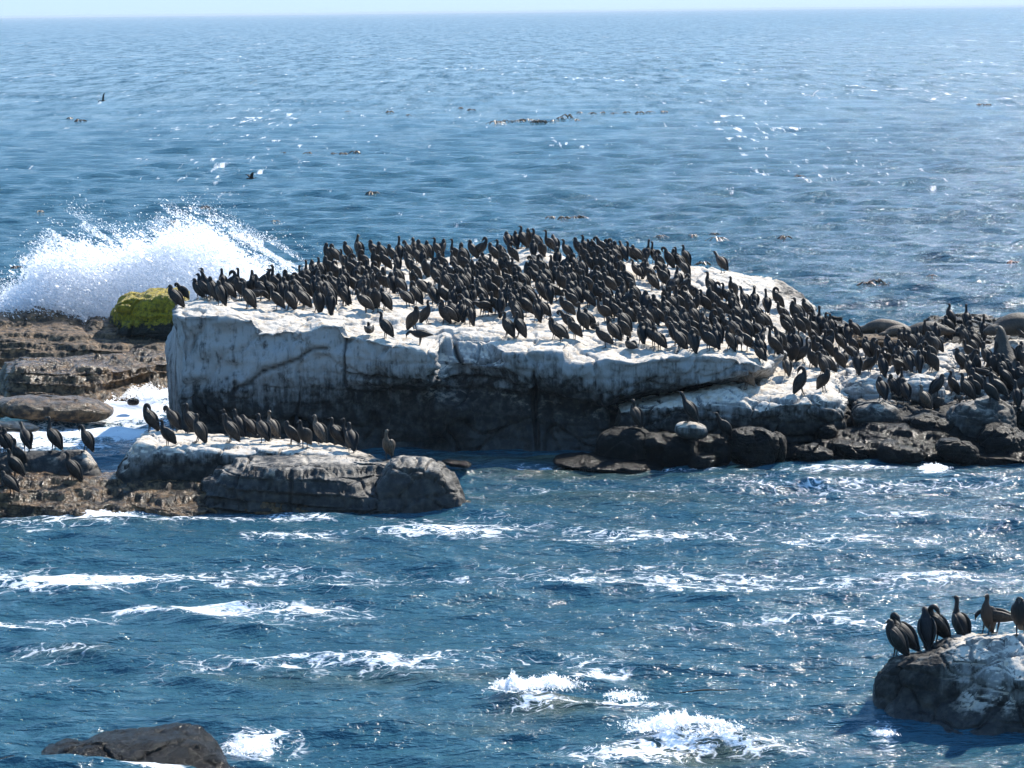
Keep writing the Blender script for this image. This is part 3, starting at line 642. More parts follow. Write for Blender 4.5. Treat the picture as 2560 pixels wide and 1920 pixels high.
loft('weed_rock', [
    ('z', [(262, 0, 77.5), (450, 0, 77.5)]),
    ('p', [(262, 830, 77.5), (450, 835, 77.5)]),
    ('p', [(262, 812, 78), (300, 790, 77.9), (350, 785, 77.9), (400, 790, 77.9), (450, 790, 77.9)]),
    ('p', [(262, 808, 78.2), (290, 760, 78.2), (310, 745, 78.2), (360, 742, 78.2), (450, 745, 78.2)]),
    ('p', [(262, 805, 78.8), (284, 775, 78.8), (305, 748, 78.9), (330, 734, 79), (355, 740, 79), (380, 733, 79), (450, 738, 79)]),
    ('p', [(262, 805, 79.6), (284, 775, 79.8), (305, 746, 80), (330, 730, 80), (355, 737, 80), (380, 729, 80), (450, 734, 80)]),
], 286, 455, M_WEED, guano=lambda px, z, p: sstep(0.8, 1.6, z), wet=bw, amp=0.9, seed=37, endpull=0.3, label='rock topped with yellow-green weed behind the left corner of the white rock')

# left front rocks
loft('perch_rock', [
    ('z', [(295, 0, 55.0), (960, 0, 55.0)]),
    ('p', [(295, 1205, 55.2), (600, 1205, 55.3), (960, 1205, 55.3)]),
    ('p', [(295, 1190, 55.4), (330, 1135, 55.3), (400, 1145, 55.2), (600, 1150, 55.3), (800, 1160, 55.4), (960, 1170, 55.5)]),
    ('p', [(295, 1185, 55.7), (340, 1108, 55.5), (375, 1112, 55.3), (420, 1118, 55.3), (492, 1124, 55.3), (560, 1133, 55.3), (618, 1136, 55.3), (661, 1124, 55.4), (763, 1130, 55.5), (850, 1140, 55.5), (930, 1150, 55.6), (960, 1165, 55.6)]),
    ('p', [(295, 1180, 56), (345, 1100, 55.9), (400, 1104, 55.9), (492, 1110, 55.9), (618, 1116, 55.9), (763, 1116, 56), (850, 1128, 56), (930, 1144, 56), (960, 1162, 56)]),
    ('p', [(295, 1180, 56.5), (350, 1093, 56.6), (400, 1086, 56.8), (492, 1092, 56.8), (618, 1098, 56.8), (763, 1104, 56.8), (850, 1118, 56.7), (930, 1142, 56.4), (960, 1162, 56.3)]),
    ('p', [(295, 1180, 56.9), (355, 1088, 57.2), (400, 1078, 57.5), (492, 1083, 57.5), (618, 1090, 57.5), (763, 1097, 57.5), (850, 1114, 57.3), (930, 1141, 56.9), (960, 1162, 56.7)]),
], 302, 955, M_GUANO, guano=lambda px, z, p: sstep(0.35, 1.15, z + 0.1 * fbm(p * 3, 8, 2)) * np.where(p[:, 1] > 55.25, .85, 0.6), wet=lambda px, z, p: 1 - sstep(.1, .5, z), amp=0.42, seed=41, endpull=0.25, block=.8, cellsize=.7,
    label='flat-topped pale rock with a row of cormorants in front of the huge rock')
loft('sloping_rock', [
    ('z', [(500, 0.02, 53.6), (980, 0.02, 53.2)]),
    ('p', [(500, 1240, 53.9), (560, 1235, 53.6), (700, 1235, 53.5), (850, 1250, 53.4), (980, 1255, 53.4)]),
    ('p', [(500, 1230, 54.2), (560, 1200, 53.9), (640, 1185, 53.8), (760, 1190, 53.8), (860, 1215, 53.7), (900, 1235, 53.6), (980, 1245, 53.6)]),
    ('p', [(500, 1226, 54.5), (560, 1182, 54.4), (610, 1168, 54.3), (700, 1165, 54.3), (780, 1170, 54.3), (860, 1190, 54.1), (920, 1215, 54.0), (980, 1230, 54)]),
    ('p', [(500, 1224, 54.9), (560, 1172, 55.0), (620, 1158, 55.0), (700, 1152, 55.1), (800, 1150, 55.1), (900, 1158, 54.9), (980, 1170, 54.8)]),
    ('p', [(500, 1224, 55.4), (560, 1170, 55.5), (620, 1156, 55.6), (700, 1150, 55.7), (800, 1148, 55.7), (900, 1156, 55.6), (980, 1165, 55.5)]),
], 512, 985, M_GUANO, guano=lambda px, z, p: 0.12 + 0.30 * sstep(.4, 1, z), wet=lambda px, z, p: .55 + 0 * z, amp=0.8, seed=42, endpull=0.25, block=.5, cellsize=1.1, beds=0.5, label='dark sloping rock below the flat-topped perch rock')  # guano mask pales the rock with height, standing in for its sunlit top
loft('end_boulder', [
    ('z', [(940, 0, 53.3), (1150, 0, 53.5)]),
    ('p', [(940, 1255, 53.4), (1060, 1255, 53.4), (1150, 1258, 53.6)]),
    ('p', [(940, 1225, 53.6), (985, 1185, 53.6), (1040, 1182, 53.6), (1100, 1192, 53.6), (1130, 1215, 53.7), (1150, 1240, 53.8)]),
    ('p', [(940, 1215, 53.8), (985, 1165, 53.7), (1040, 1166, 53.7), (1100, 1178, 53.7), (1128, 1196, 53.9), (1150, 1230, 54)]),
    ('p', [(940, 1210, 54.3), (975, 1152, 54.3), (1000, 1146, 54.3), (1060, 1152, 54.3), (1110, 1165, 54.3), (1130, 1185, 54.3), (1150, 1225, 54.4)]),
    ('p', [(940, 1210, 54.9), (975, 1150, 54.9), (1000, 1142, 54.9), (1060, 1149, 54.9), (1110, 1162, 54.9), (1130, 1184, 54.8), (1150, 1225, 54.8)]),
], 945, 1146, M_GUANO, guano=lambda px, z, p: 0.10 + 0.30 * sstep(.5, .95, z), wet=lambda px, z, p: .5 + 0 * z, amp=0.55, seed=43, endpull=0.2, cellsize=.7, label='blocky boulder ending the front rocks on the right')  # upper part made paler through the guano mask to imitate a sunlit top
loft('wet_reef', [
    ('z', [(-90, 0, 53.2), (0, 0, 53.5), (200, 0, 53.2), (330, 0, 53.6), (430, 0, 53.0), (560, 0, 53.8), (650, 0, 53.2), (900, 0, 53.4), (1170, 0, 53.8)]),
    ('p', [(-90, 1268, 53.5), (0, 1265, 53.7), (200, 1268, 53.5), (330, 1262, 53.8), (430, 1272, 53.4), (560, 1255, 54), (650, 1268, 53.5), (900, 1266, 53.5), (1170, 1266, 54)]),
    ('p', [(-90, 1240, 54), (200, 1238, 54), (330, 1236, 54.3), (430, 1246, 54), (560, 1238, 54.4), (650, 1246, 54), (900, 1256, 54), (1170, 1262, 54.2)]),
    ('p', [(-90, 1185, 55), (60, 1185, 55), (200, 1215, 54.7), (330, 1212, 55), (560, 1215, 55), (900, 1235, 54.6), (1170, 1260, 54.4)]),
    ('p', [(-90, 1165, 56), (60, 1175, 56), (200, 1195, 55.7), (330, 1198, 55.8), (560, 1205, 55.8), (900, 1225, 55.2), (1170, 1258, 54.6)]),
    ('p', [(-90, 1160, 57), (60, 1170, 57), (200, 1190, 56.7), (330, 1196, 56.8), (560, 1203, 56.6), (900, 1222, 55.8), (1170, 1257, 54.9)]),
], -110, 1165, M_BROWN, guano=lambda px, z, p: 0.05 + 0 * z, wet=lambda px, z, p: 1 + 0 * z, amp=0.8, seed=44, endpull=0.3, block=0.15, freq=1.5, strata=1.0, cellsize=.9, beds=0.5, step=2.5, label='low glistening wet reef along the front of the left rocks')
loft('left_perch_rock', [
    ('z', [(-90, 0, 55.0), (255, 0, 55.3)]),
    ('p', [(-90, 1205, 55.2), (100, 1210, 55.2), (255, 1205, 55.4)]),
    ('p', [(-90, 1150, 55.6), (100, 1150, 55.6), (215, 1152, 55.6), (240, 1180, 55.6), (255, 1195, 55.7)]),
    ('p', [(-90, 1132, 55.9), (100, 1132, 55.9), (215, 1132, 55.9), (240, 1168, 55.9), (255, 1192, 55.9)]),
    ('p', [(-90, 1128, 56.5), (100, 1127, 56.5), (212, 1127, 56.5), (235, 1160, 56.4), (255, 1190, 56.4)]),
], -110, 250, M_GUANO, guano=lambda px, z, p: 0.5 * sstep(.3, .9, z) * sstep(180, 235, px) + .2 * sstep(.6, .9, z), wet=lambda px, z, p: .3 + 0 * z, amp=0.3, seed=45, endpull=0.15, cellsize=.7, label='dark rock on the far left with cormorants standing along its top')
# right front rock
loft('corner_rock', [
    ('z', [(2180, -.1, 36.6), (2300, -.1, 36.2), (2700, -.1, 36.0)]),
    ('p', [(2180, 1820, 36.8), (2300, 1825, 36.5), (2450, 1830, 36.2), (2700, 1830, 36.2)]),
    ('p', [(2180, 1790, 37.5), (2230, 1730, 37.2), (2330, 1730, 36.9), (2450, 1735, 36.7), (2520, 1740, 36.4), (2700, 1730, 36.3)]),
    ('p', [(2180, 1775, 37.7), (2200, 1700, 37.5), (2240, 1660, 37.3), (2320, 1662, 37.0), (2400, 1650, 36.9), (2500, 1660, 36.7), (2540, 1700, 36.3), (2700, 1690, 36.3)]),
    ('p', [(2180, 1770, 38.0), (2200, 1690, 37.8), (2235, 1652, 37.6), (2268, 1644, 37.4), (2320, 1648, 37.2), (2370, 1622, 37.2), (2430, 1592, 37.2), (2500, 1590, 37.1), (2700, 1590, 37.0)]),
    ('p', [(2180, 1770, 38.3), (2200, 1690, 38.1), (2235, 1650, 37.9), (2268, 1634, 37.9), (2320, 1622, 37.9), (2370, 1592, 37.9), (2430, 1582, 37.8), (2500, 1584, 37.7), (2700, 1584, 37.6)]),
    ('p', [(2180, 1770, 38.6), (2200, 1690, 38.5), (2235, 1650, 38.4), (2268, 1630, 38.5), (2320, 1612, 38.5), (2370, 1584, 38.5), (2430, 1574, 38.5), (2500, 1577, 38.4), (2700, 1578, 38.3)]),
], 2186, 2720, M_GUANO, guano=lambda px, z, p: sstep(-0.2, 0.85, z + 0.12 * fbm(p * 3, 9, 2)) * (0.25 + 0.62 * sstep(2330, 2450, px)), wet=lambda px, z, p: 1 - sstep(.1, .4, z), amp=0.5, seed=46, endpull=0.12, step=2.6, dens=0.02, freq=1.7, cellsize=1.2, block=.8, strata=.9,
    label='dark rock with white drips in the lower right corner')
loft('corner_reef', [
    ('z', [(85, -0.05, 34.9), (600, -0.05, 34.9)]),
    ('p', [(85, 1918, 35.2), (200, 1905, 35.0), (400, 1905, 35.0), (560, 1910, 35.1), (600, 1925, 35.3)]),
    ('p', [(85, 1912, 35.5), (160, 1873, 35.4), (260, 1855, 35.5), (400, 1853, 35.5), (500, 1851, 35.5), (555, 1888, 35.5), (600, 1925, 35.6)]),
    ('p', [(85, 1910, 36), (120, 1870, 35.9), (165, 1856, 35.9), (220, 1854, 36), (260, 1834, 36.1), (350, 1826, 36.1), (400, 1826, 36.1), (440, 1816, 36.2), (500, 1816, 36.2), (530, 1848, 36.1), (560, 1888, 36), (600, 1925, 36)]),
    ('p', [(85, 1910, 36.3), (120, 1868, 36.3), (165, 1851, 36.4), (220, 1849, 36.5), (260, 1829, 36.6), (350, 1819, 36.6), (400, 1818, 36.6), (440, 1808, 36.7), (500, 1810, 36.7), (530, 1841, 36.5), (560, 1885, 36.3), (600, 1925, 36.2)]),
], 95, 585, M_DARK, guano=lambda px, z, p: 0 * z, wet=lambda px, z, p: .95 + 0 * z, amp=0.3, seed=47, endpull=0.15, freq=2.0, dens=0.02, cellsize=1.5, block=.7, label='black wet rock in the lower left corner with foam beside it')
blob('corner_stone', 30, 1908, 62, 14, 35.6, M_DARK, amp=.5, seed=48, wet=1, freq=2, label='small black stone awash at the lower left edge')
# ---------------------------------------------------------------- cormorants
def bird_mats():
    out = []
    for nm, c1, c2, rough in (('plumage', (0.005, 0.005, 0.006), (0.014, 0.013, 0.013), 0.62), ('wing_feathers', (0.006, 0.006, 0.006), (0.032, 0.029, 0.027), 0.55)):
        b = MatB(nm); tc = b.n('ShaderNodeTexCoord').outputs['Object']
        oi = b.n('ShaderNodeObjectInfo').outputs['Random']
        n = b.noise(b.scaled(tc, (30, 60, 14)), 1.0, 4, 0.7)
        c = b.mix(b.ramp(n, 0.35, 0.7), c1, c2)
        k = b.ramp(oi, 0.955, 1.0)
        c = b.mix(b.math('MULTIPLY', k, 0.7), c, (0.040, 0.029, 0.022))
        b.link(c, b.b.inputs['Base Color'])
        b.b.inputs['Roughness'].default_value = rough
        b.b.inputs['Specular IOR Level'].default_value = 0.3
        b.link(b.bump(n, 0.6, 0.01), b.b.inputs['Normal'])
        out.append(b.m)
    for nm, c in (('bill', (0.035, 0.028, 0.022)), ('foot', (0.012, 0.011, 0.011))):
        b = MatB(nm); b.b.inputs['Base Color'].default_value = (*c, 1); b.b.inputs['Roughness'].default_value = 0.4
        out.append(b.m)
    b = MatB('immature_plumage'); tc = b.n('ShaderNodeTexCoord').outputs['Object']
    n = b.noise(b.scaled(tc, (30, 60, 14)), 1.0, 4, 0.7)
    b.link(b.mix(b.ramp(n, 0.35, 0.7), (0.03, 0.022, 0.015), (0.13, 0.095, 0.065)), b.b.inputs['Base Color'])
    b.b.inputs['Roughness'].default_value = 0.6
    out.append(b.m)
    return out
M_PLUM, M_WING, M_BILL, M_FOOT, M_BROWNBIRD = bird_mats()

def catmull(a, n):
    a = np.asarray(a, float); m = len(a)
    t = np.linspace(0, m - 1, n); i = np.minimum(t.astype(int), m - 2); f = (t - i)[:, None]
    g = lambda j: a[np.clip(j, 0, m - 1)]
    p0, p1, p2, p3 = g(i - 1), g(i), g(i + 1), g(i + 2)
    return 0.5 * ((2 * p1) + (-p0 + p2) * f + (2 * p0 - 5 * p1 + 4 * p2 - p3) * f * f + (-p0 + 3 * p1 - 3 * p2 + p3) * f ** 3)
def sweep(sp, n=30, sides=10):
    """sp rows: x, y, z, half-width across, half-height; one closed tapering body along them"""
    c = catmull(sp, n); p = c[:, :3]; rw = np.maximum(c[:, 3], 0.0012); rh = np.maximum(c[:, 4], 0.0012)
    t = np.gradient(p, axis=0); t /= np.linalg.norm(t, axis=1, keepdims=True)
    side = np.tile(np.array([0, 1.0, 0]), (n, 1)); side -= (side * t).sum(1)[:, None] * t
    side /= np.linalg.norm(side, axis=1, keepdims=True)
    up = np.cross(t, side)
    a = np.linspace(0, 2 * math.pi, sides, endpoint=False)
    v = p[:, None] + side[:, None] * (np.cos(a)[None, :, None] * rw[:, None, None]) + up[:, None] * (np.sin(a)[None, :, None] * rh[:, None, None])
    v = v.reshape(-1, 3)
    f = []
    for i in range(n - 1):
        for j in range(sides):
            k = (j + 1) % sides
            f.append((i * sides + j, i * sides + k, (i + 1) * sides + k, (i + 1) * sides + j))
    ring = np.repeat(np.arange(n - 1), sides)
    f.append(tuple(range(sides))[::-1]); f.append(tuple((n - 1) * sides + j for j in range(sides)))
    return v, f, list(ring) + [0, n - 1]

NECKS = {   # from the chest up: x, y, z, half-width, half-height (last rows are the bill)
    'S': [(0.070, 0.000, 0.455, 0.059, 0.056), (0.072, 0.000, 0.515, 0.033, 0.037), (0.066, 0.000, 0.565, 0.028, 0.032), (0.084, 0.000, 0.604, 0.032, 0.033), (0.112, 0.000, 0.608, 0.019, 0.019), (0.140, 0.000, 0.603, 0.008, 0.009), (0.178, 0.000, 0.598, 0.003, 0.004)],
    'U': [(0.066, 0.000, 0.450, 0.054, 0.054), (0.066, 0.000, 0.520, 0.029, 0.034), (0.058, 0.000, 0.590, 0.025, 0.029), (0.056, 0.000, 0.640, 0.026, 0.029), (0.074, 0.000, 0.672, 0.031, 0.032), (0.102, 0.000, 0.675, 0.018, 0.018), (0.130, 0.000, 0.672, 0.008, 0.008), (0.166, 0.000, 0.668, 0.003, 0.004)],
    'L': [(0.078, 0.000, 0.450, 0.059, 0.056), (0.112, 0.000, 0.520, 0.034, 0.038), (0.138, 0.000, 0.575, 0.029, 0.033), (0.162, 0.000, 0.612, 0.032, 0.033), (0.188, 0.000, 0.628, 0.018, 0.018), (0.214, 0.000, 0.636, 0.008, 0.008), (0.248, 0.000, 0.646, 0.003, 0.004)],
    'T': [(0.060, 0.000, 0.450, 0.073, 0.071), (0.062, 0.000, 0.495, 0.052, 0.054), (0.060, 0.000, 0.530, 0.042, 0.044), (0.078, 0.000, 0.545, 0.033, 0.034), (0.104, 0.000, 0.535, 0.019, 0.019), (0.126, 0.000, 0.520, 0.008, 0.008), (0.156, 0.000, 0.498, 0.003, 0.004)],
    'P': [(0.066, 0.000, 0.450, 0.059, 0.059), (0.078, 0.000, 0.515, 0.035, 0.040), (0.060, 0.012, 0.565, 0.032, 0.037), (0.018, 0.030, 0.580, 0.032, 0.034), (-0.018, 0.045, 0.548, 0.032, 0.033), (-0.040, 0.050, 0.505, 0.018, 0.018), (-0.052, 0.052, 0.475, 0.008, 0.008), (-0.062, 0.053, 0.445, 0.003, 0.004)],
    'D': [(0.072, 0.000, 0.450, 0.059, 0.059), (0.098, 0.000, 0.515, 0.035, 0.039), (0.128, 0.000, 0.552, 0.031, 0.034), (0.168, 0.000, 0.552, 0.029, 0.033), (0.190, 0.000, 0.518, 0.032, 0.033), (0.178, 0.010, 0.485, 0.019, 0.019), (0.160, 0.020, 0.460, 0.008, 0.008), (0.135, 0.030, 0.430, 0.003, 0.004)],
    'R': [(0.066, 0.000, 0.450, 0.054, 0.054), (0.070, 0.000, 0.520, 0.031, 0.034), (0.070, 0.000, 0.575, 0.027, 0.030), (0.062, 0.005, 0.615, 0.028, 0.030), (0.040, 0.010, 0.632, 0.031, 0.032), (0.014, 0.015, 0.628, 0.018, 0.018), (-0.010, 0.018, 0.622, 0.008, 0.008), (-0.044, 0.020, 0.614, 0.003, 0.004)],
}
def bird_mesh(pose, name, brown=False, wide=1.0, seed=0):
    body = [(-.215, 0, .030, .020, .005), (-.180, 0, .085, .034, .016), (-.125, 0, .150, .050, .046), (-.078, 0, .222, .076, .088), (-.022, 0, .305, .090, .106), (.028, 0, .385, .086, .096)]
    if pose in ('H', 'K'):
        z0 = 0.075 if pose == 'K' else 0.20
        body = [(-.33, 0, z0 + .015, .022, .005), (-.26, 0, z0 + .02, .034, .014), (-.185, 0, z0 + .03, .055, .042), (-.09, 0, z0 + .04, .080, .070), (.01, 0, z0 + .05, .090, .080), (.09, 0, z0 + .075, .078, .070)]
        if pose == 'H':
            neck = [(.15, 0, z0 + .10, .050, .046), (.20, 0, z0 + .12, .030, .032), (.25, 0, z0 + .10, .026, .027), (.285, 0, z0 + .06, .027, .027), (.295, 0, z0 + .03, .018, .018), (.30, 0, z0, .008, .008), (.305, 0, z0 - .035, .003, .004)]
        else:
            neck = [(.13, 0, z0 + .11, .050, .048), (.15, 0, z0 + .155, .032, .033), (.13, 0, z0 + .19, .028, .030), (.145, 0, z0 + .215, .027, .027), (.175, 0, z0 + .215, .018, .018), (.20, 0, z0 + .208, .008, .008), (.235, 0, z0 + .2, .003, .004)]
    else:
        neck = NECKS[pose]
    sp = np.array(body + neck); sp[:, 3] *= wide
    if pose not in 'HK': sp[:, 2] = np.maximum(sp[:, 2] - 0.05, 0.022)
    n = 36
    v, f, ring = sweep(sp, n, 12)
    total = len(sp) - 1
    bill_from = (total - 2.35) / total * (n - 1)
    mi = [2 if r >= bill_from else 0 for r in ring]
    V = [v]; Fc = list(f); off = len(v)
    # folded wings lie along both flanks, their tips crossing over the tail
    b = np.array(body)
    for sgn in (-1, 1):
        if pose in ('H', 'K'):
            wsp = [(.12, .060, z0 + .12, .010, .02), (.05, .078, z0 + .105, .016, .052), (-.06, .076, z0 + .085, .016, .060), (-.17, .050, z0 + .062, .012, .042), (-.26, .018, z0 + .045, .008, .020), (-.32, .006, z0 + .035, .004, .006)]
        else:
            wsp = [(.062, .052, .452, .010, .018), (.018, .074, .415, .016, .050), (-.050, .084, .325, .017, .074), (-.110, .062, .235, .013, .060), (-.155, .030, .160, .009, .032), (-.190, .010, .100, .004, .010)]
        wsp = np.array(wsp); wsp[:, 1] *= sgn * wide; wsp[:, 3] *= wide
        if pose not in ('H', 'K'): wsp[:, 0] -= .012; wsp[:, 2] -= .05
        v2, f2, r2 = sweep(wsp, 16, 8)
        V.append(v2); Fc += [tuple(i + off for i in q) for q in f2]; off += len(v2); mi += [1] * len(f2)
        # leg and webbed foot
        if pose != 'K':
            zt = .20 if pose == 'H' else .24
            lx = .0 if pose == 'H' else .0
            v2, f2, r2 = sweep([(lx - .03, sgn * .040, zt, .022, .026), (lx - .015, sgn * .042, zt * .45, .012, .012), (lx, sgn * .042, .02, .007, .008), (lx + .004, sgn * .042, .004, .008, .008)], 8, 6)
            V.append(v2); Fc += [tuple(i + off for i in q) for q in f2]; off += len(v2); mi += [3] * len(f2)
            v2, f2, r2 = sweep([(lx - .022, sgn * .042, .008, .008, .005), (lx + .03, sgn * .046, .008, .022, .006), (lx + .075, sgn * .05, .006, .034, .003)], 5, 6)
            V.append(v2); Fc += [tuple(i + off for i in q) for q in f2]; off += len(v2); mi += [3] * len(f2)
    V = np.concatenate(V)
    o = mesh_obj(name, V, Fc, [M_BROWNBIRD if brown else M_PLUM, M_BROWNBIRD if brown else M_WING, M_BILL, M_FOOT], midx=mi)
    me = o.data
    bpy.data.objects.remove(o)
    return me

POSES = {}
for k in 'SULTPDRHK':
    POSES[k] = [bird_mesh(k, 'cormorant_body', wide=w_) for w_ in ((0.92, 1.12) if k in 'STD' else (1.0,))]
POSES['B'] = [bird_mesh('S', 'immature_cormorant_body', brown=True)]
POSES['Q'] = [bird_mesh('R', 'immature_cormorant_body', brown=True)]
BASE_POSE = {'B': 'S', 'Q': 'R'}

# every list: a row or knot of birds, and where it sits (used in the labels); x, y are the feet in a crop of the photograph
G = []
def birds(zone, ox, oy, sc, txt): G.append((zone, ox, oy, sc, txt))
A = (420, 590, 5.53); B = (780, 570, 5.53); C = (1140, 570, 5.53); Dd = (1500, 580, 5.53); E = (1860, 720, 5.53); Ff = (2200, 780, 5.925); Gg = (340, 980, 5.53); Hh = (0, 1040, 8.296); Bb = (2130, 1440, 3.77); Q1 = (560, 960, 3.456); R1 = (1640, 840, 3.072); R2 = (1060, 780, 3.072)
birds('along the left front lip of the white rock', *A, "110,1010 T;720,965 T;1090,1010 S;1210,960 Hr;1500,1030 S;1650,1030 S;1880,1020 S;2060,1060 S")
birds('along the left front lip of the white rock', *B, "260,1200 T;450,1085 T;750,1175 S;880,1165 Tr;990,1150 T")
birds('in the rear row before the spray', *A, "215,900 D;410,880 T;520,880 S;570,850 L;520,800 U;760,800 S;880,840 Pr;1000,830 U;1190,790 P;1340,790 Dr;1490,820 U;1660,780 T;1790,760 Ur;1930,700 U;2040,690 T")
birds('in the left wing of the colony, middle row', *A, "600,900 T;860,880 S;1000,900 T;1150,870 T;1280,900 S;1420,900 S;1640,870 T;1760,860 T;1800,960 D;1920,880 T;2030,880 T;2130,900 T;2100,780 S")
birds('on the raised left corner of the colony', *B, "180,470 T;330,500 P;430,600 S;470,450 T;620,415 R")
birds('along the skyline row, left half', *B, "850,455 T;960,460 T;1090,490 T;1200,480 U;1330,430 D;1420,430 P;1510,450 T;1610,450 T;1730,430 S;1800,430 T;1970,480 U;2090,520 P;2200,400 T")
birds('along the skyline row, right half', *C, "330,420 P;520,480 T;610,460 S;740,290 T;830,285 T;905,290 S;1010,285 D;1110,330 S;1190,430 T;1290,340 U;1390,330 D;1530,450 S;1690,330 T;1790,310 S;1900,360 P;2010,330 D;2120,330 D")
birds('along the skyline row, right half', *Dd, "230,330 T;350,330 L;420,400 S;530,410 T;630,430 Ub;745,420 U;920,500 D;1180,480 S;1700,570 L")
birds('in the second row of the upper colony', *B, "720,600 P;860,610 S;1010,600 T;1180,640 T;1320,570 S;1450,530 T;1540,560 T;1720,640 S;1790,630 T;1960,610 S;1560,700 T;1420,730 T;1340,650 S;2080,640 P")
birds('in the second row of the upper colony', *C, "400,600 T;640,560 S;770,480 P;1070,440 Tb;1390,560 P;640,690 T;720,700 T;1080,590 H;1860,480 S;1960,470 D;2150,450 P;1740,510 D;1520,660 T;1640,650 P")
birds('in the second row of the upper colony', *Dd, "60,510 T;150,560 S;240,620 P;530,660 S;625,660 Ub;820,640 S;380,790 S;1040,500 T;1100,520 U;1190,650 L")
birds('in the middle of the colony, left of its centre', *B, "20,760 T;120,710 S;220,700 T;310,760 P;450,800 T;520,720 S;620,770 D;700,760 T;800,750 S;880,760 P;960,860 T;1100,900 T;1210,940 S;1400,840 T;1550,950 S;1690,810 P;1780,760 T;1880,760 T;1970,870 S;2100,900 P;2170,800 T")
birds('in the middle of the colony, left of its centre', *B, "60,900 T;190,1000 P;300,930 T;430,890 S;560,930 D;660,950 T;860,960 U;1010,880 T;760,890 T;450,1080 T")
birds('in the knot at the colony centre', *C, "250,740 T;390,750 D;60,870 S;190,880 P;420,960 T;600,900 S;740,860 P;850,840 T;930,860 S;1100,830 D;1240,880 T;1390,1000 P;1400,830 T;1540,870 S;1620,860 U;1700,790 T;500,720 S;990,760 T;1060,740 T;1180,700 P;1340,710 S;310,760 T")
birds('in the knot at the colony centre', *C, "50,1080 T;310,1000 T;230,1100 P;480,1010 T;640,1090 S;740,1080 U;860,1170 T;780,1170 T;960,1150 P;1000,1030 S;1110,1300 Pb;1240,1260 T;1060,1110 T;1300,1060 T;1160,1010 P;880,1010 S")
birds('in the knot right of the colony centre', *C, "1590,1080 T;1700,1060 S;1830,1110 U;1950,1050 T;2090,1050 L;1900,820 T;1980,850 P;1860,640 T;1960,650 S;2040,660 T;2140,640 P;1800,930 S;2050,800 T")
birds('in the loose row on bare rock right of centre', *Dd, "985,890 Tb;1070,800 S;1190,905 Pr;1510,900 S;1830,930 S;1740,1010 S;2000,1110 L;2120,1110 Rb;1285,960 S;1620,1000 P;1560,1060 S;140,860 T;300,980 T;460,990 T")
birds('in the right part of the colony, third row', *Dd, "620,1140 T;780,1150 T;900,1070 D;1075,1020 U;1180,1070 P;1390,1080 D;1500,1070 T;1720,1180 T;1640,1170 T;1840,1190 S;1330,1150 T;1000,1150 U;1200,1170 T;460,1180 P;400,1110 T")
birds('in the right part of the colony, fourth row', *Dd, "640,1350 T;560,1260 S;820,1310 P;920,1300 T;1040,1350 T;1130,1380 T;1300,1310 S;1430,1400 T;1570,1410 P;1740,1450 T;1890,1490 S;2030,1480 U;1890,1280 U;2140,1330 T;330,1390 T;960,1450 S;2200,1390 T")
birds('along the right front lip of the white rock', *Dd, "80,1250 U;190,1230 U;330,1230 T;310,1480 S;200,1560 P;80,1600 T;570,1560 T;745,1600 S;1090,1650 L;1270,1550 S;1500,1650 P;1620,1640 T;1770,1650 S;1930,1650 Hl;430,1655 K")
birds('on the front slabs of the white rock', *C, "60,1310 T;220,1360 S;430,1220 T;540,1200 S;350,1230 H;690,1520 S;850,1520 S;800,1330 S;1350,1550 T;1460,1580 S;1560,1430 D;1640,1540 T;1740,1430 U;1830,1410 T;1920,1420 K")
birds('on the front slabs of the white rock', *B, "1600,1330 Sr;1810,1330 T;1900,1330 S;2000,1330 T;2090,1330 S;1700,1110 P;1850,1090 U;1990,1080 S;1430,1440 Tr;2130,1120 T")
birds('in the notch below the left front lip', *B, "800,1490 K;1010,1530 S")
birds('below the front slabs beside the dark crack', 1000, 560, 3.456, "170,1050 H")
birds('on the rounded right shoulder of the white rock', *E, "330,370 Ub;460,340 P;200,560 L;300,600 T;20,560 Ub;40,720 U")
birds('before the dark reef at the right shoulder', *E, "600,700 P;550,480 S;750,740 T;660,480 T;740,470 S;820,620 T;950,690 U;1100,690 Ur;1045,650 U;1310,860 S;1430,770 Tb;1550,700 T")
birds('on the terrace between white rock and boulders', *E, "235,870 D;245,1060 D;420,1090 U;570,1010 U;690,1090 T;820,1040 Ur;920,1110 U;595,1250 B;1040,900 D;1180,920 Pr;1090,1090 T;1290,1120 T;1400,1100 Dr;1170,1200 P;1060,1220 D")
birds('at the front of the guano ledge', *E, "820,1475 Pr;1110,1440 Tr;30,1410 B")
birds('on the left boulders of the right colony', *E, "1590,1220 Pb;1740,1160 Ur;1700,1060 T;1860,1080 U;1930,1270 Tb;2110,1190 Ub;2030,1040 T;1800,1000 P")
birds('on the left boulders of the right colony', *Ff, "260,870 Sb;120,690 T;430,910 Tb;570,910 Tb;750,910 S;100,870 P")
birds('in shade below the white streaked blocks', *Ff, "20,1320 T;190,1290 T;320,1300 Ub;410,1420 Tb;660,1440 B;830,1280 Tr;1050,1235 S")
birds('in the right colony just below the seals', *Ff, "480,640 T;560,560 Sb;640,600 T;740,640 T;850,620 T;680,480 S;830,480 T;965,440 S;1010,340 T;1000,215 S;1290,250 U;1250,600 T;1330,480 P;1530,440 Ub;400,560 S;330,620 T")
birds('in the packed far end of the right colony', *Ff, "1180,890 T;1370,650 S;1330,860 Dr;1560,810 S;1450,560 T;1740,880 Ub;1540,1060 H;1420,1190 T;1290,1320 S;1630,1385 S;1770,1300 S;2010,1420 L;2090,640 Tb;2080,1060 T;1980,1120 S;1330,1010 P;1430,1000 T;2100,1250 T;1700,1080 T;1830,1100 S;1880,1250 T;2070,860 S;1650,950 T")
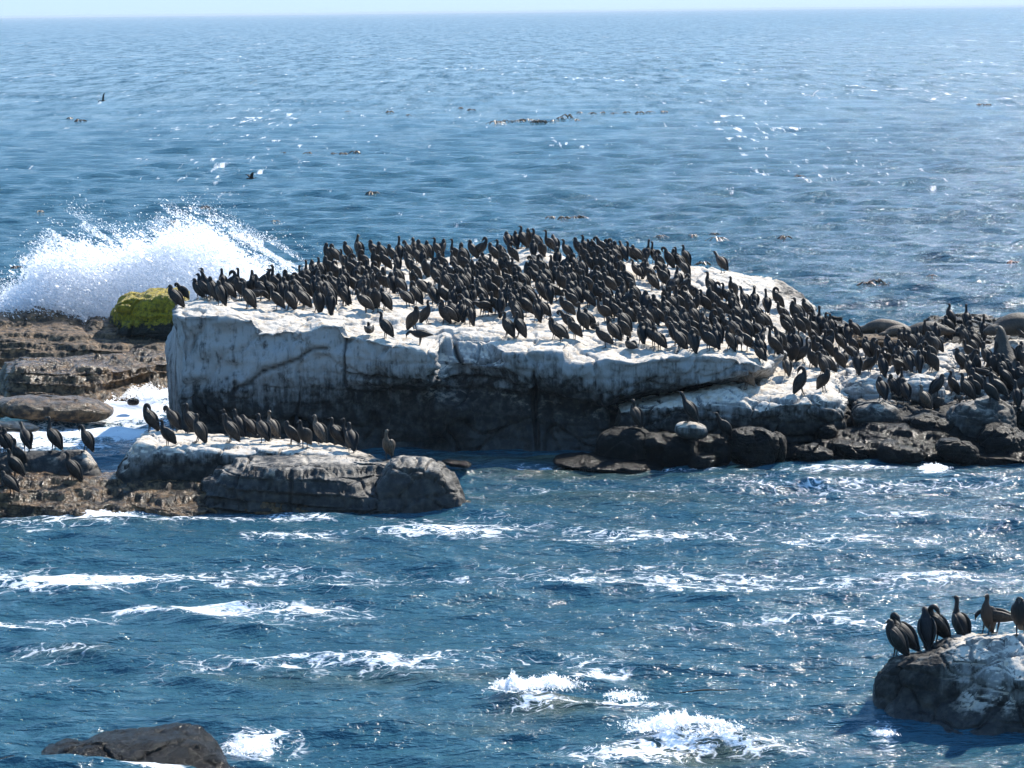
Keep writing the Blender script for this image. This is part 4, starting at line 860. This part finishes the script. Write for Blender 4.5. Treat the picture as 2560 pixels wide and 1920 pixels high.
birds('on the perch rock, rear row', *Gg, "540,490 D;720,490 S;860,450 T;880,480 T;1060,510 S;1270,500 S;1450,520 S;1590,500 D;1890,570 Q")
birds('on the perch rock, rear row', *Q1, "650,480 B;770,450 T;830,475 B;960,510 S;1060,480 U;700,470 P")
birds('on the perch rock, front row', *Gg, "180,560 P;430,745 S;840,710 S;1300,700 S;1760,700 S;2140,730 T")
birds('on the perch rock, front row', *Q1, "700,560 S;1100,595 S")
birds('alone at the right end of the perch rock', *Q1, "1425,645 Q")
birds('on the far left perch rock', *Hh, "560,710 L;1105,680 U;1760,740 D;40,700 P;120,760 T")
birds('on the slope below the far left perch rock', *Hh, "340,1080 S;300,1290 S;1480,1340 S;260,1660 T;40,1450 T")
birds('on the corner rock at lower right', *Bb, "410,760 T;520,735 P;720,575 D;800,560 P;1030,540 U;1260,520 S;1370,545 H;1590,540 T")
birds('in the recess under the overhang', *R1, "410,385 P;120,400 U")  # the alert bird here stands in for a bird's shadow on the rock face
birds('in the recess under the overhang', *R2, "1820,610 D")
birds('on the black boulders at the foot of the ledge', *R2, "1620,880 S;2030,850 L")
birds('on the black boulders at the foot of the ledge', *R1, "520,660 L")

allv, allf, o_ = [], [], 0
for v_, f_ in ROCKS:
    allv.append(v_); allf.append(f_ + o_); o_ += len(v_)
allv = np.concatenate(allv); allf = np.concatenate(allf)
BVH = BVHTree.FromPolygons(allv.tolist(), allf.tolist())
def foot_point(px, py):
    first = None
    for dy in list(range(0, 60, 3)):
        d = Vector(rays(px, py + dy)).normalized()
        hit, nrm, idx, dist = BVH.ray_cast(Vector(CO), d)
        if hit is None: continue
        # stand on the nearest level ground just above or behind this point
        best = None
        for back in (0.03, 0.15, 0.3, 0.5):
            q = hit + Vector((0, back, 0))
            h2, n2, _, _ = BVH.ray_cast(Vector((q.x, q.y, q.z + 0.35)), Vector((0, 0, -1)), 1.2)
            if h2 is not None and n2.z > 0.5:
                best = h2; break
        if best is not None: return best
        first = first or hit
    return first
ORD = ['first', 'second', 'third', 'fourth', 'fifth', 'sixth', 'seventh', 'eighth', 'ninth', 'tenth', 'eleventh', 'twelfth', 'thirteenth', 'fourteenth', 'fifteenth', 'sixteenth', 'seventeenth', 'eighteenth', 'nineteenth', 'twentieth'] + ['twenty-' + s for s in ('first', 'second', 'third', 'fourth', 'fifth', 'sixth', 'seventh', 'eighth', 'ninth')] + ['thirtieth'] + ['thirty-' + s for s in ('first', 'second', 'third', 'fourth', 'fifth', 'sixth', 'seventh', 'eighth', 'ninth')] + ['fortieth']
DESC = {'S': 'relaxed upright', 'U': 'long-necked alert', 'L': 'neck-stretching', 'T': 'hunched', 'P': 'back-preening', 'D': 'breast-preening', 'R': 'backward-looking', 'H': 'crouching', 'K': 'sitting', 'B': 'brown immature', 'Q': 'pale-breasted'}
ZONE_SHORT = {}
brec = []
for zone, ox, oy, sc, txt in G:
    for it in txt.split(';'):
        xy, po = it.split(' '); zx, zy = [float(q) for q in xy.split(',')]
        px, py = ox + zx / sc, oy + zy / sc
        hit = foot_point(px, py)
        if hit is None: print('no ground', zone, px, py); continue
        pose = po[0]; fc = po[1] if len(po) > 1 else 'l'
        yaw = {'l': math.pi, 'r': 0.0, 'b': math.pi / 2}[fc] + rng.normal(0, 0.62 if fc != 'b' else 0.3)
        if fc == 'l' and pose in 'TPD' and rng.random() < 0.22: yaw += rng.choice([-1, 1]) * rng.uniform(1.0, 2.6)
        if fc == 'l': yaw -= 0.25           # most look left and a little out to sea
        brec.append(dict(zone=zone, px=px, py=py, hit=hit, pose=pose, yaw=yaw, sc=rng.uniform(0.93, 1.08)))
# more of the crowd, standing between those placed above
kn = np.random.default_rng(5)
ex = [(r['px'], r['py']) for r in brec]
for zone, x0, y0, x1, y1, n in (('in the middle of the colony left of its centre', 800, 690, 1150, 775, 16), ('in the knot at the colony centre', 1150, 690, 1420, 800, 18), ('in the knot right of the colony centre', 1420, 690, 1560, 790, 12), ('in the right part of the colony, fourth row', 1560, 770, 1860, 850, 14), ('in the rear row before the spray', 640, 725, 800, 760, 6), ('in the packed far end of the right colony', 2420, 900, 2555, 1000, 8), ('along the right front lip of the white rock', 1560, 850, 1880, 884, 9), ('before the dark reef at the right shoulder', 1880, 780, 2080, 900, 14), ('on the left boulders of the right colony', 2120, 880, 2380, 940, 8), ('in the second row of the upper colony', 1480, 650, 1720, 740, 8)):
    got = 0
    for _ in range(400):
        if got >= n: break
        px, py = kn.uniform(x0, x1), kn.uniform(y0, y1)
        if min(math.hypot((px - a) / 1.0, (py - b__) * 1.4) for a, b__ in ex) < 15: continue
        hit = foot_point(px, py)
        if hit is None: continue
        ex.append((px, py)); got += 1
        brec.append(dict(zone=zone, px=px, py=py, hit=hit, pose='TSPTSDU'[kn.integers(7)], yaw=math.pi - .25 + kn.normal(0, .7), sc=kn.uniform(0.93, 1.06)))
# how much of each bird shows: paint them from the nearest to the farthest on a coarse mask
mask = np.zeros((1920 // 2, 2720 // 2), bool)
for r in sorted(brec, key=lambda r: r['hit'].y):
    u0, v0 = proj(np.array(r['hit'])[None]); m = F / r['hit'].y * 0.5
    cx, cy = u0[0] / 2, v0[0] / 2
    hh, ww = 0.68 * m * r['sc'], 0.15 * m * r['sc']
    y0, y1 = int(max(cy - hh, 0)), int(min(cy - 0.04 * m, mask.shape[0])); x0, x1 = int(max(cx - ww, 0)), int(max(0, min(cx + ww, 1280)))
    sub = mask[y0:y1, x0:x1]
    r['vis'] = int((~sub).sum()); sub[:] = True
brec.sort(key=lambda r: -r['vis'])
keep, rest = brec[:300], brec[300:]
open('/tmp/birds.txt', 'w').write(str((len(brec), keep[-1]['vis']))) if False else print('birds', len(brec), 'individual', len(keep), 'least shown', keep[-1]['vis'])
def place(o, r):
    h = r['hit']
    o.location = (h.x, h.y, h.z - 0.006)
    o.rotation_euler = (rng.normal(0, 0.05), rng.normal(0.05, 0.12), r['yaw'])
    o.scale = (r['sc'] * 1.18, r['sc'] * 1.36, r['sc'] * 1.18)
zones = {}
for r in keep: zones.setdefault((r['zone'], r['pose']), []).append(r)
for (zone, pose), rs in zones.items():
    rs.sort(key=lambda r: r['px'])
    for k, r in enumerate(rs):
        me = POSES[pose][rng.integers(len(POSES[pose]))]
        o = bpy.data.objects.new('cormorant', me); COL.objects.link(o)
        place(o, r)
        d = DESC[pose]
        col = '' if pose in 'BQ' else 'black '
        z = zone.replace(',', '')
        if len(rs) == 1: lab = f'only {d} {col}cormorant {z}'
        else:
            w_ = 'leftmost' if k == 0 else 'rightmost' if k == len(rs) - 1 else ORD[k] + ' from left'
            lab = f'{w_} {d} {col}cormorant {z}'
        if len(lab.split()) > 16: lab = lab.replace('of the white rock', 'of white rock').replace('in the ', 'in ').replace(' of the ', ' of ')
        tag(o, lab, 'cormorant', 'cormorants of the colony')
# those that hide almost wholly behind the others
V, Fs, MI, off = [], [], [], 0
for r in rest:
    me = POSES[r['pose']][0]
    v = np.empty(len(me.vertices) * 3); me.vertices.foreach_get('co', v); v = v.reshape(-1, 3) * r['sc'] * np.array([1.18, 1.36, 1.18])
    c, s = math.cos(r['yaw']), math.sin(r['yaw'])
    v = np.stack([v[:, 0] * c - v[:, 1] * s, v[:, 0] * s + v[:, 1] * c, v[:, 2]], -1) + np.array(r['hit'])
    V.append(v); Fs += [tuple(i + off for i in p.vertices) for p in me.polygons]; MI += [p.material_index for p in me.polygons]; off += len(v)
if V:
    o = mesh_obj('cormorant_crowd', np.concatenate(V), Fs, [M_PLUM, M_WING, M_BILL, M_FOOT], midx=MI)
    tag(o, 'crowded cormorants half hidden behind the birds in front of them', 'cormorant flock', kind='stuff')

# ---------------------------------------------------------------- seals
def fur_mat(name, c1, c2):
    b = MatB(name); tc = b.n('ShaderNodeTexCoord').outputs['Object']
    n = b.noise(tc, 5, 5, 0.6)
    b.link(b.mix(b.ramp(n, 0.3, 0.7), c1, c2), b.b.inputs['Base Color']); b.b.inputs['Roughness'].default_value = 0.65
    b.link(b.bump(b.noise(tc, 22, 4), 0.8, 0.03), b.b.inputs['Normal'])
    return b.m
M_FUR_D = fur_mat('dark_wet_fur', (0.02, 0.016, 0.012), (0.055, 0.042, 0.03))
M_FUR_B = fur_mat('brown_fur', (0.045, 0.030, 0.019), (0.13, 0.088, 0.055))
def seal(px, py, Y, yaw, scale, pose, mat, label):
    h = foot_point(px, py) if Y is None else Vector(P(px, py, Y))
    if pose == 'lie':
        sp = [(-.95, 0, .05, .02, .02), (-.8, 0, .08, .07, .05), (-.55, 0, .15, .17, .14), (-.15, 0, .22, .28, .23), (.25, 0, .24, .29, .25), (.55, 0, .20, .22, .19), (.72, .02, .16, .15, .13), (.86, .03, .14, .13, .12), (.98, .03, .12, .08, .075), (1.05, .03, .11, .04, .04)]
        fl = [[(.35, .22, .16, .05, .05), (.30, .42, .07, .09, .03), (.15, .60, .03, .08, .014), (.02, .70, .02, .03, .01)]]
    else:
        sp = [(-.70, 0, .04, .03, .02), (-.55, 0, .10, .12, .08), (-.30, 0, .20, .24, .20), (-.05, 0, .36, .27, .27), (.08, 0, .62, .23, .24), (.12, 0, .86, .16, .17), (.16, 0, 1.02, .115, .12), (.26, 0, 1.10, .10, .10), (.38, 0, 1.10, .06, .06), (.44, 0, 1.09, .03, .03)]
        fl = [[(.10, .20, .45, .06, .06), (.18, .30, .22, .07, .04), (.24, .38, .04, .09, .025), (.36, .42, .02, .05, .012)]]
    v, f, _ = sweep(sp, 40, 18)
    V, Fs, off = [v], list(f), len(v)
    for q in fl:
        for s_ in (1, -1):
            q2 = [(a, b_ * s_, c, d, e) for a, b_, c, d, e in q]
            v2, f2, _ = sweep(q2, 12, 8); V.append(v2); Fs += [tuple(i + off for i in t) for t in f2]; off += len(v2)
    for s_ in (1, -1):
        q2 = [(sp[1][0], .05 * s_, sp[1][2], .05, .04), (sp[0][0] - .12, .13 * s_, .04, .07, .02), (sp[0][0] - .25, .2 * s_, .03, .04, .01)]
        v2, f2, _ = sweep(q2, 10, 8); V.append(v2); Fs += [tuple(i + off for i in t) for t in f2]; off += len(v2)
        hx, hz = (.84, .2) if pose == 'lie' else (.2, 1.13)
        v2, f2, _ = sweep([(hx, .10 * s_, hz, .010, .012), (hx - .03, .125 * s_, hz - .02, .012, .012), (hx - .06, .13 * s_, hz - .05, .003, .003)], 6, 6); V.append(v2); Fs += [tuple(i + off for i in t) for t in f2]; off += len(v2)
    o = mesh_obj('fur_seal', np.concatenate(V), Fs, mat)
    o.location = h; o.rotation_euler = (0, 0, yaw); o.scale = (scale,) * 3
    return tag(o, label, 'seal', 'fur seals resting on the right rocks')
HAZE = True
seal(2222, 838, 73.0, math.radians(165), 1.0, 'lie', M_FUR_B, 'pale brown seal lying left of the other resting seals')
seal(2252, 842, 72.6, math.radians(200), .72, 'lie', M_FUR_B, 'smaller brown seal curled between the pale and the dark seal')
seal(2308, 842, 72.8, math.radians(8), 0.95, 'lie', M_FUR_D, 'dark seal lying stretched out behind the right colony')
seal(2508, 925, 66.0, math.radians(110), 1.0, 'up', M_FUR_D, 'dark brown seal sitting upright among the cormorants at far right')
seal(2562, 836, 71.5, math.radians(200), 1.35, 'lie', M_FUR_D, 'big dark seal lying at the right edge of the photo')

# ---------------------------------------------------------------- kelp
def kelp_mat():
    b = MatB('kelp'); tc = b.n('ShaderNodeTexCoord').outputs['Object']
    b.link(b.mix(b.ramp(b.noise(tc, 6, 3), 0.35, 0.65), (0.035, 0.018, 0.008), (0.16, 0.08, 0.03)), b.b.inputs['Base Color']); b.b.inputs['Roughness'].default_value = 0.3
    return b.m
M_KELP = kelp_mat()
kelp_meshes = []
for s_ in range(4):
    g = np.random.default_rng(100 + s_); V, Fs, off = [], [], 0
    v, f, _ = sweep([(-.05, 0, -.3, .02, .02), (0, 0, 0, .03, .03), (.05, 0, .12, .06, .06), (.12, 0, .18, .05, .05), (.18, 0, .16, .02, .02)], 12, 8); V.append(v); Fs += f; off += len(v)
    for k in range(9):
        a = g.uniform(0, 6.28); L = g.uniform(.35, .75); up = g.uniform(.0, .16)
        pts = [(0.1 * math.cos(a), 0.1 * math.sin(a), .12, .02, .012), (L * .4 * math.cos(a), L * .4 * math.sin(a), .12 + up, .05, .02), (L * .75 * math.cos(a + .2), L * .75 * math.sin(a + .2), .05 + up * .5, .06, .014), (L * math.cos(a + .3), L * math.sin(a + .3), -.02, .03, .01)]
        v, f, _ = sweep(pts, 10, 6); V.append(v); Fs += [tuple(i + off for i in t) for t in f]; off += len(v)
    o = mesh_obj('kelp_clump', np.concatenate(V), Fs, M_KELP); kelp_meshes.append(o.data); bpy.data.objects.remove(o)
KELP = [(1240, 308, 1.6), (1262, 303, 1), (1282, 305, 1.1), (1300, 302, 1.4), (1322, 300, 1), (1345, 307, 1.7), (1362, 305, 1.2), (1385, 302, 1), (1405, 297, 1.3), (1420, 293, 1.8), (1440, 300, .9), (1150, 270, .9), (1178, 274, .8), (1450, 282, .9), (1480, 284, 1), (1505, 281, .8), (1535, 284, .9), (1565, 281, .8), (1600, 282, 1), (1625, 280, 1), (1660, 279, .8), (1020, 288, .8), (975, 280, .9), (870, 278, .7),
        (932, 484, 1.3), (889, 382, 1.2), (858, 385, .9), (836, 384, .8), (770, 383, .8), (710, 382, .7), (515, 521, 1.3), (430, 558, 1.3), (688, 553, .7), (1378, 545, .9), (1410, 547, 1.2), (1440, 546, 1.5), (1455, 545, .9), (1960, 596, 1.2), (1733, 591, 1), (1652, 592, 1.1), (1793, 600, 1.5), (1786, 587, .9), (1757, 662, 1.3), (1590, 590, .7), (2168, 712, 1.3), (2195, 709, 1.6), (2215, 714, 1.2), (2000, 441, 1), (2535, 658, 1.1), (2450, 262, 1), (2470, 262, .8), (45, 670, 1.2), (200, 302, 1.2), (175, 296, .9), (1735, 380, .7), (2240, 712, .8), (2330, 690, .7), (100, 530, .9)]
KN = []
for k, (px, py, s_) in enumerate(KELP):
    p = W(px, py + 2)
    o = bpy.data.objects.new('kelp_clump', kelp_meshes[k % 4]); COL.objects.link(o)
    s_ = s_ * (0.22 + 0.0026 * p[1])
    o.location = (p[0], p[1], 0.02); o.rotation_euler = (0, 0, rng.uniform(0, 6.28)); o.scale = (s_, s_, s_ * 0.9)
    row = ('in the far brown kelp band' if py < 330 else 'in the loose kelp row beyond the left colony' if py < 400 else 'between the horizon band and the bird colony' if py < 560 and px < 1300 else 'on the open water just above the colony' if py < 600 else 'on the water right of the colony')
    KN.append((row, px, o))
rows = {}
for row, px, o in KN: rows.setdefault(row, []).append((px, o))
for row, l in rows.items():
    l.sort(key=lambda a: a[0])
    for k, (px, o) in enumerate(l):
        w_ = 'leftmost' if k == 0 else 'rightmost' if k == len(l) - 1 else ORD[k] + ' from left'
        tag(o, f'{w_} floating brown kelp clump {row}', 'kelp', 'kelp clumps floating on the sea')
# long dark stem lying on the water between the two small breakers
a_, b__ = W(1700, 1735), W(1845, 1732)
v, f, _ = sweep([(*(a_ + [0, 0, .02]), .006, .006), (*(a_ * .6 + b__ * .4 + [0, 0, .06]), .014, .014), (*(a_ * .3 + b__ * .7 + [0, 0, .05]), .010, .010), (*(b__ + [0, 0, .06]), .006, .006)], 20, 8)
tag(mesh_obj('drifting_kelp', v, f, M_KELP), 'single long dark kelp stem lying on the near water', 'kelp')

# ---------------------------------------------------------------- birds in flight
def flyer(px, py, Y, span, bank, yaw, label, mat):
    c = P(px, py, Y); V, Fs, off = [], [], 0
    v, f, _ = sweep([(-.30, 0, 0, .02, .006), (-.18, 0, 0, .035, .02), (0, 0, 0, .055, .05), (.15, 0, .01, .035, .035), (.24, 0, .02, .026, .026), (.32, 0, .015, .006, .006)], 18, 10); V.append(v); Fs += f; off += len(v)
    for s_ in (1, -1):
        n = 9; t = np.linspace(0, 1, n)
        for up in (0, 1): pass
        y = s_ * t * span / 2; z = 0.34 * span / 2 * np.sin(t * 2.0) + .02; xl = .10 - .05 * t ** 2 + .03 * np.sin(t * 3); ch = .17 * (1 - t ** 2.2) + .015
        for i_, (dx_, dz_) in enumerate(((0, 0), (0, 0.012))):
            pass
        top = np.stack([xl, y, z + .01], -1); bot = np.stack([xl - ch, y, z], -1)
        th = np.array([0, 0, .014])
        vv = np.concatenate([top, bot, bot - th, top - th])
        V.append(vv)
        for i in range(n - 1):
            for r_ in range(4):
                a = r_ * n + i; b = ((r_ + 1) % 4) * n + i
                Fs.append((a + off, a + 1 + off, b + 1 + off, b + off))
        Fs.append((off + n - 1, off + 2 * n - 1, off + 3 * n - 1, off + 4 * n - 1))
        off += len(vv)
    o = mesh_obj('flying_bird', np.concatenate(V), Fs, mat)
    o.location = c; o.rotation_euler = (bank, 0.1, yaw)
    tag(o, label, 'bird', 'birds flying over the sea')
b = MatB('gull_plumage'); b.b.inputs['Base Color'].default_value = (.7, .7, .7, 1); M_GULL = b.m
flyer(629, 446, 130, 1.5, 0.15, math.radians(205), 'dark bird with raised wings flying low above the wave spray', M_PLUM)
flyer(258, 252, 220, 1.9, 0.5, math.radians(215), 'dark bird banking over the sea at upper left', M_PLUM)
flyer(2032, 240, 230, 1.6, -0.3, math.radians(110), 'pale gull flying over the sea at upper right', M_GULL)
flyer(2048, 246, 240, 1.5, 0.3, math.radians(80), 'pale gull trailing behind the other gull at upper right', M_GULL)

# ---------------------------------------------------------------- spray of the wave breaking behind the left rocks
b = MatB('spray_droplets')
tr = b.n('ShaderNodeBsdfTranslucent', i={'Color': (.97, .98, 1, 1)}); df = b.n('ShaderNodeBsdfDiffuse', i={'Color': (.95, .96, .98, 1)})
m1 = b.n('ShaderNodeMixShader', i={0: 0.25, 1: tr.outputs[0], 2: df.outputs[0]})
tp = b.n('ShaderNodeBsdfTransparent')
b.link(b.n('ShaderNodeMixShader', i={0: 0.15, 1: m1.outputs[0], 2: tp.outputs[0]}).outputs[0], b.out.inputs[0])
M_SPRAY = b.m
def droplets(name, P0, size, stretch, label, cat):
    n = len(P0)
    a1 = rng.normal(size=(n, 3)); a1 /= np.linalg.norm(a1, axis=1, keepdims=True)
    a2 = np.cross(a1, rng.normal(size=(n, 3))); a2 /= np.linalg.norm(a2, axis=1, keepdims=True)
    v = np.stack([a1, a2, -a1, -a2], 1) * (size[:, None, None] * rng.uniform(.6, 1.4, (n, 4, 1)))
    # drawn out along the fall of the wind-blown drops
    d = np.array([.80, .1, -.50]); d /= np.linalg.norm(d)
    along = (v * d).sum(-1, keepdims=True)
    v = v + along * d * (stretch[:, None, None] - 1)
    v = v + P0[:, None]
    f = np.arange(n * 4).reshape(-1, 4)
    o = mesh_obj(name, v.reshape(-1, 3), f, M_SPRAY, smooth=False)
    return tag(o, label, cat, kind='stuff')
# crest line of the dense water, and of the thin mist above it, in pixels of the photograph
den = [(-40, 840), (15, 770), (60, 715), (110, 665), (160, 640), (200, 640), (250, 655), (300, 655), (350, 640), (400, 600), (430, 580), (470, 585), (520, 600), (560, 630), (600, 660), (640, 700), (690, 750)]
mist = [(-60, 800), (0, 735), (60, 680), (110, 615), (150, 575), (180, 560), (220, 580), (270, 600), (330, 610), (370, 590), (405, 540), (450, 540), (520, 560), (600, 580), (680, 610), (760, 660), (830, 720)]
def sample_spray(n, line, lo, hi, pw, x0, x1, ybase=815):
    px = rng.uniform(x0, x1, n); top = interp(line, px, 1)
    px += 10 * rng.normal(size=n)
    t = rng.beta(lo, hi, n) * pw
    py = ybase + (top - ybase) * t
    # plumes: tufts thrown up from the crest
    u_, w_ = px * .87 + py * .5, -px * .5 + py * .87
    tuft = fbm(np.stack([u_ * .006, w_ * .035, np.zeros(n)], -1), 77, 4)
    py -= 40 * tuft * t + rng.gamma(1.1, 16, n) * t
    Y = 82.4 + rng.normal(0, 0.7, n) + 0.004 * (px - 300)
    return P(px, py, Y), t, fbm(np.stack([(px * .87 + py * .5) * .012, (-px * .5 + py * .87) * .07, np.zeros(n)], -1), 78, 4)
p1, t1, _ = sample_spray(220000, den, 1.15, 1.1, 1.0, -40, 680)
p2, t2, c2 = sample_spray(150000, mist, 2.2, 1.6, 1.05, -60, 830)
k2 = c2 > -0.25 + 0.5 * (t2 - 0.6)
p2, t2 = p2[k2], t2[k2]
pp = np.concatenate([p1, p2]); sz = np.concatenate([rng.gamma(2.2, .0065, len(p1)) + .005, rng.gamma(2, .003, len(p2)) + .003])
droplets('wave_spray', pp, sz, rng.uniform(1.0, 2.4, len(pp)), 'white spray thrown up by a wave behind the left rocks', 'spray')
# broken water tossed up by the two small breakers and beside the wet rocks
q = []
for (cx, cy, rx, up, n, sx) in ((1285, 1742, 34, .20, 6000, .30), (1370, 1738, 60, .12, 4500, .35), (1690, 1842, 90, .16, 9000, .35), (1780, 1850, 60, .11, 3500, .4), (630, 1870, 45, .12, 3000, .4), (1560, 1770, 40, .12, 700, .3), (2212, 1838, 26, .07, 500, .12), (2335, 1170, 30, .08, 700, .2), (330, 985, 90, .25, 5000, 1.4), (265, 1022, 50, .15, 2000, .8), (250, 1287, 60, .08, 700, .2)):
    px = cx + rng.normal(0, rx * .55, n); c = W(px, np.full(n, cy))
    tf = 0.5 + 0.5 * fbm(np.stack([px * .06, np.zeros(n), np.zeros(n)], -1), int(cx), 3) * 1.6
    c[:, 1] += rng.normal(0, sx * .45, n); c[:, 2] = 0.02 + up * np.clip(tf, .1, 1.3) * rng.beta(1.2, 1.6, n) * np.exp(-((px - cx) / (rx * 1.1)) ** 2) * 1.4 + (.16 if cy > 1700 and cx > 1200 and cx < 2000 else 0)
    q.append(c)
q = np.concatenate(q)
droplets('breaker_spray', q, (rng.gamma(2.0, .0035, len(q)) + .003) * (q[:, 1] / 40), rng.uniform(1, 2, len(q)), 'white broken water of the small breakers and wash at the rocks', 'foam')

# ---------------------------------------------------------------- sea air
if HAZE:
    bm_v = [(sx * 49000.0, y_, z_) for z_ in (-2.5, 13.5) for y_ in (-60.0, 30500.0) for sx in (-1, 1)]
    mh = bpy.data.materials.new('sea_haze'); mh.use_nodes = True; t_ = mh.node_tree; t_.nodes.clear()
    mo = t_.nodes.new('ShaderNodeOutputMaterial'); pv = t_.nodes.new('ShaderNodeVolumePrincipled')
    pv.inputs['Color'].default_value = (0.80, 0.90, 1.0, 1); pv.inputs['Density'].default_value = 0.00008; pv.inputs['Anisotropy'].default_value = 0.0
    t_.links.new(pv.outputs[0], mo.inputs['Volume'])
    hz = mesh_obj('haze', bm_v, [(2, 3, 1, 0), (5, 7, 6, 4), (1, 5, 4, 0), (6, 7, 3, 2), (4, 6, 2, 0), (3, 7, 5, 1)], mh, smooth=False)
    tag(hz, 'thin salt haze paling the far sea', 'haze', kind='stuff')
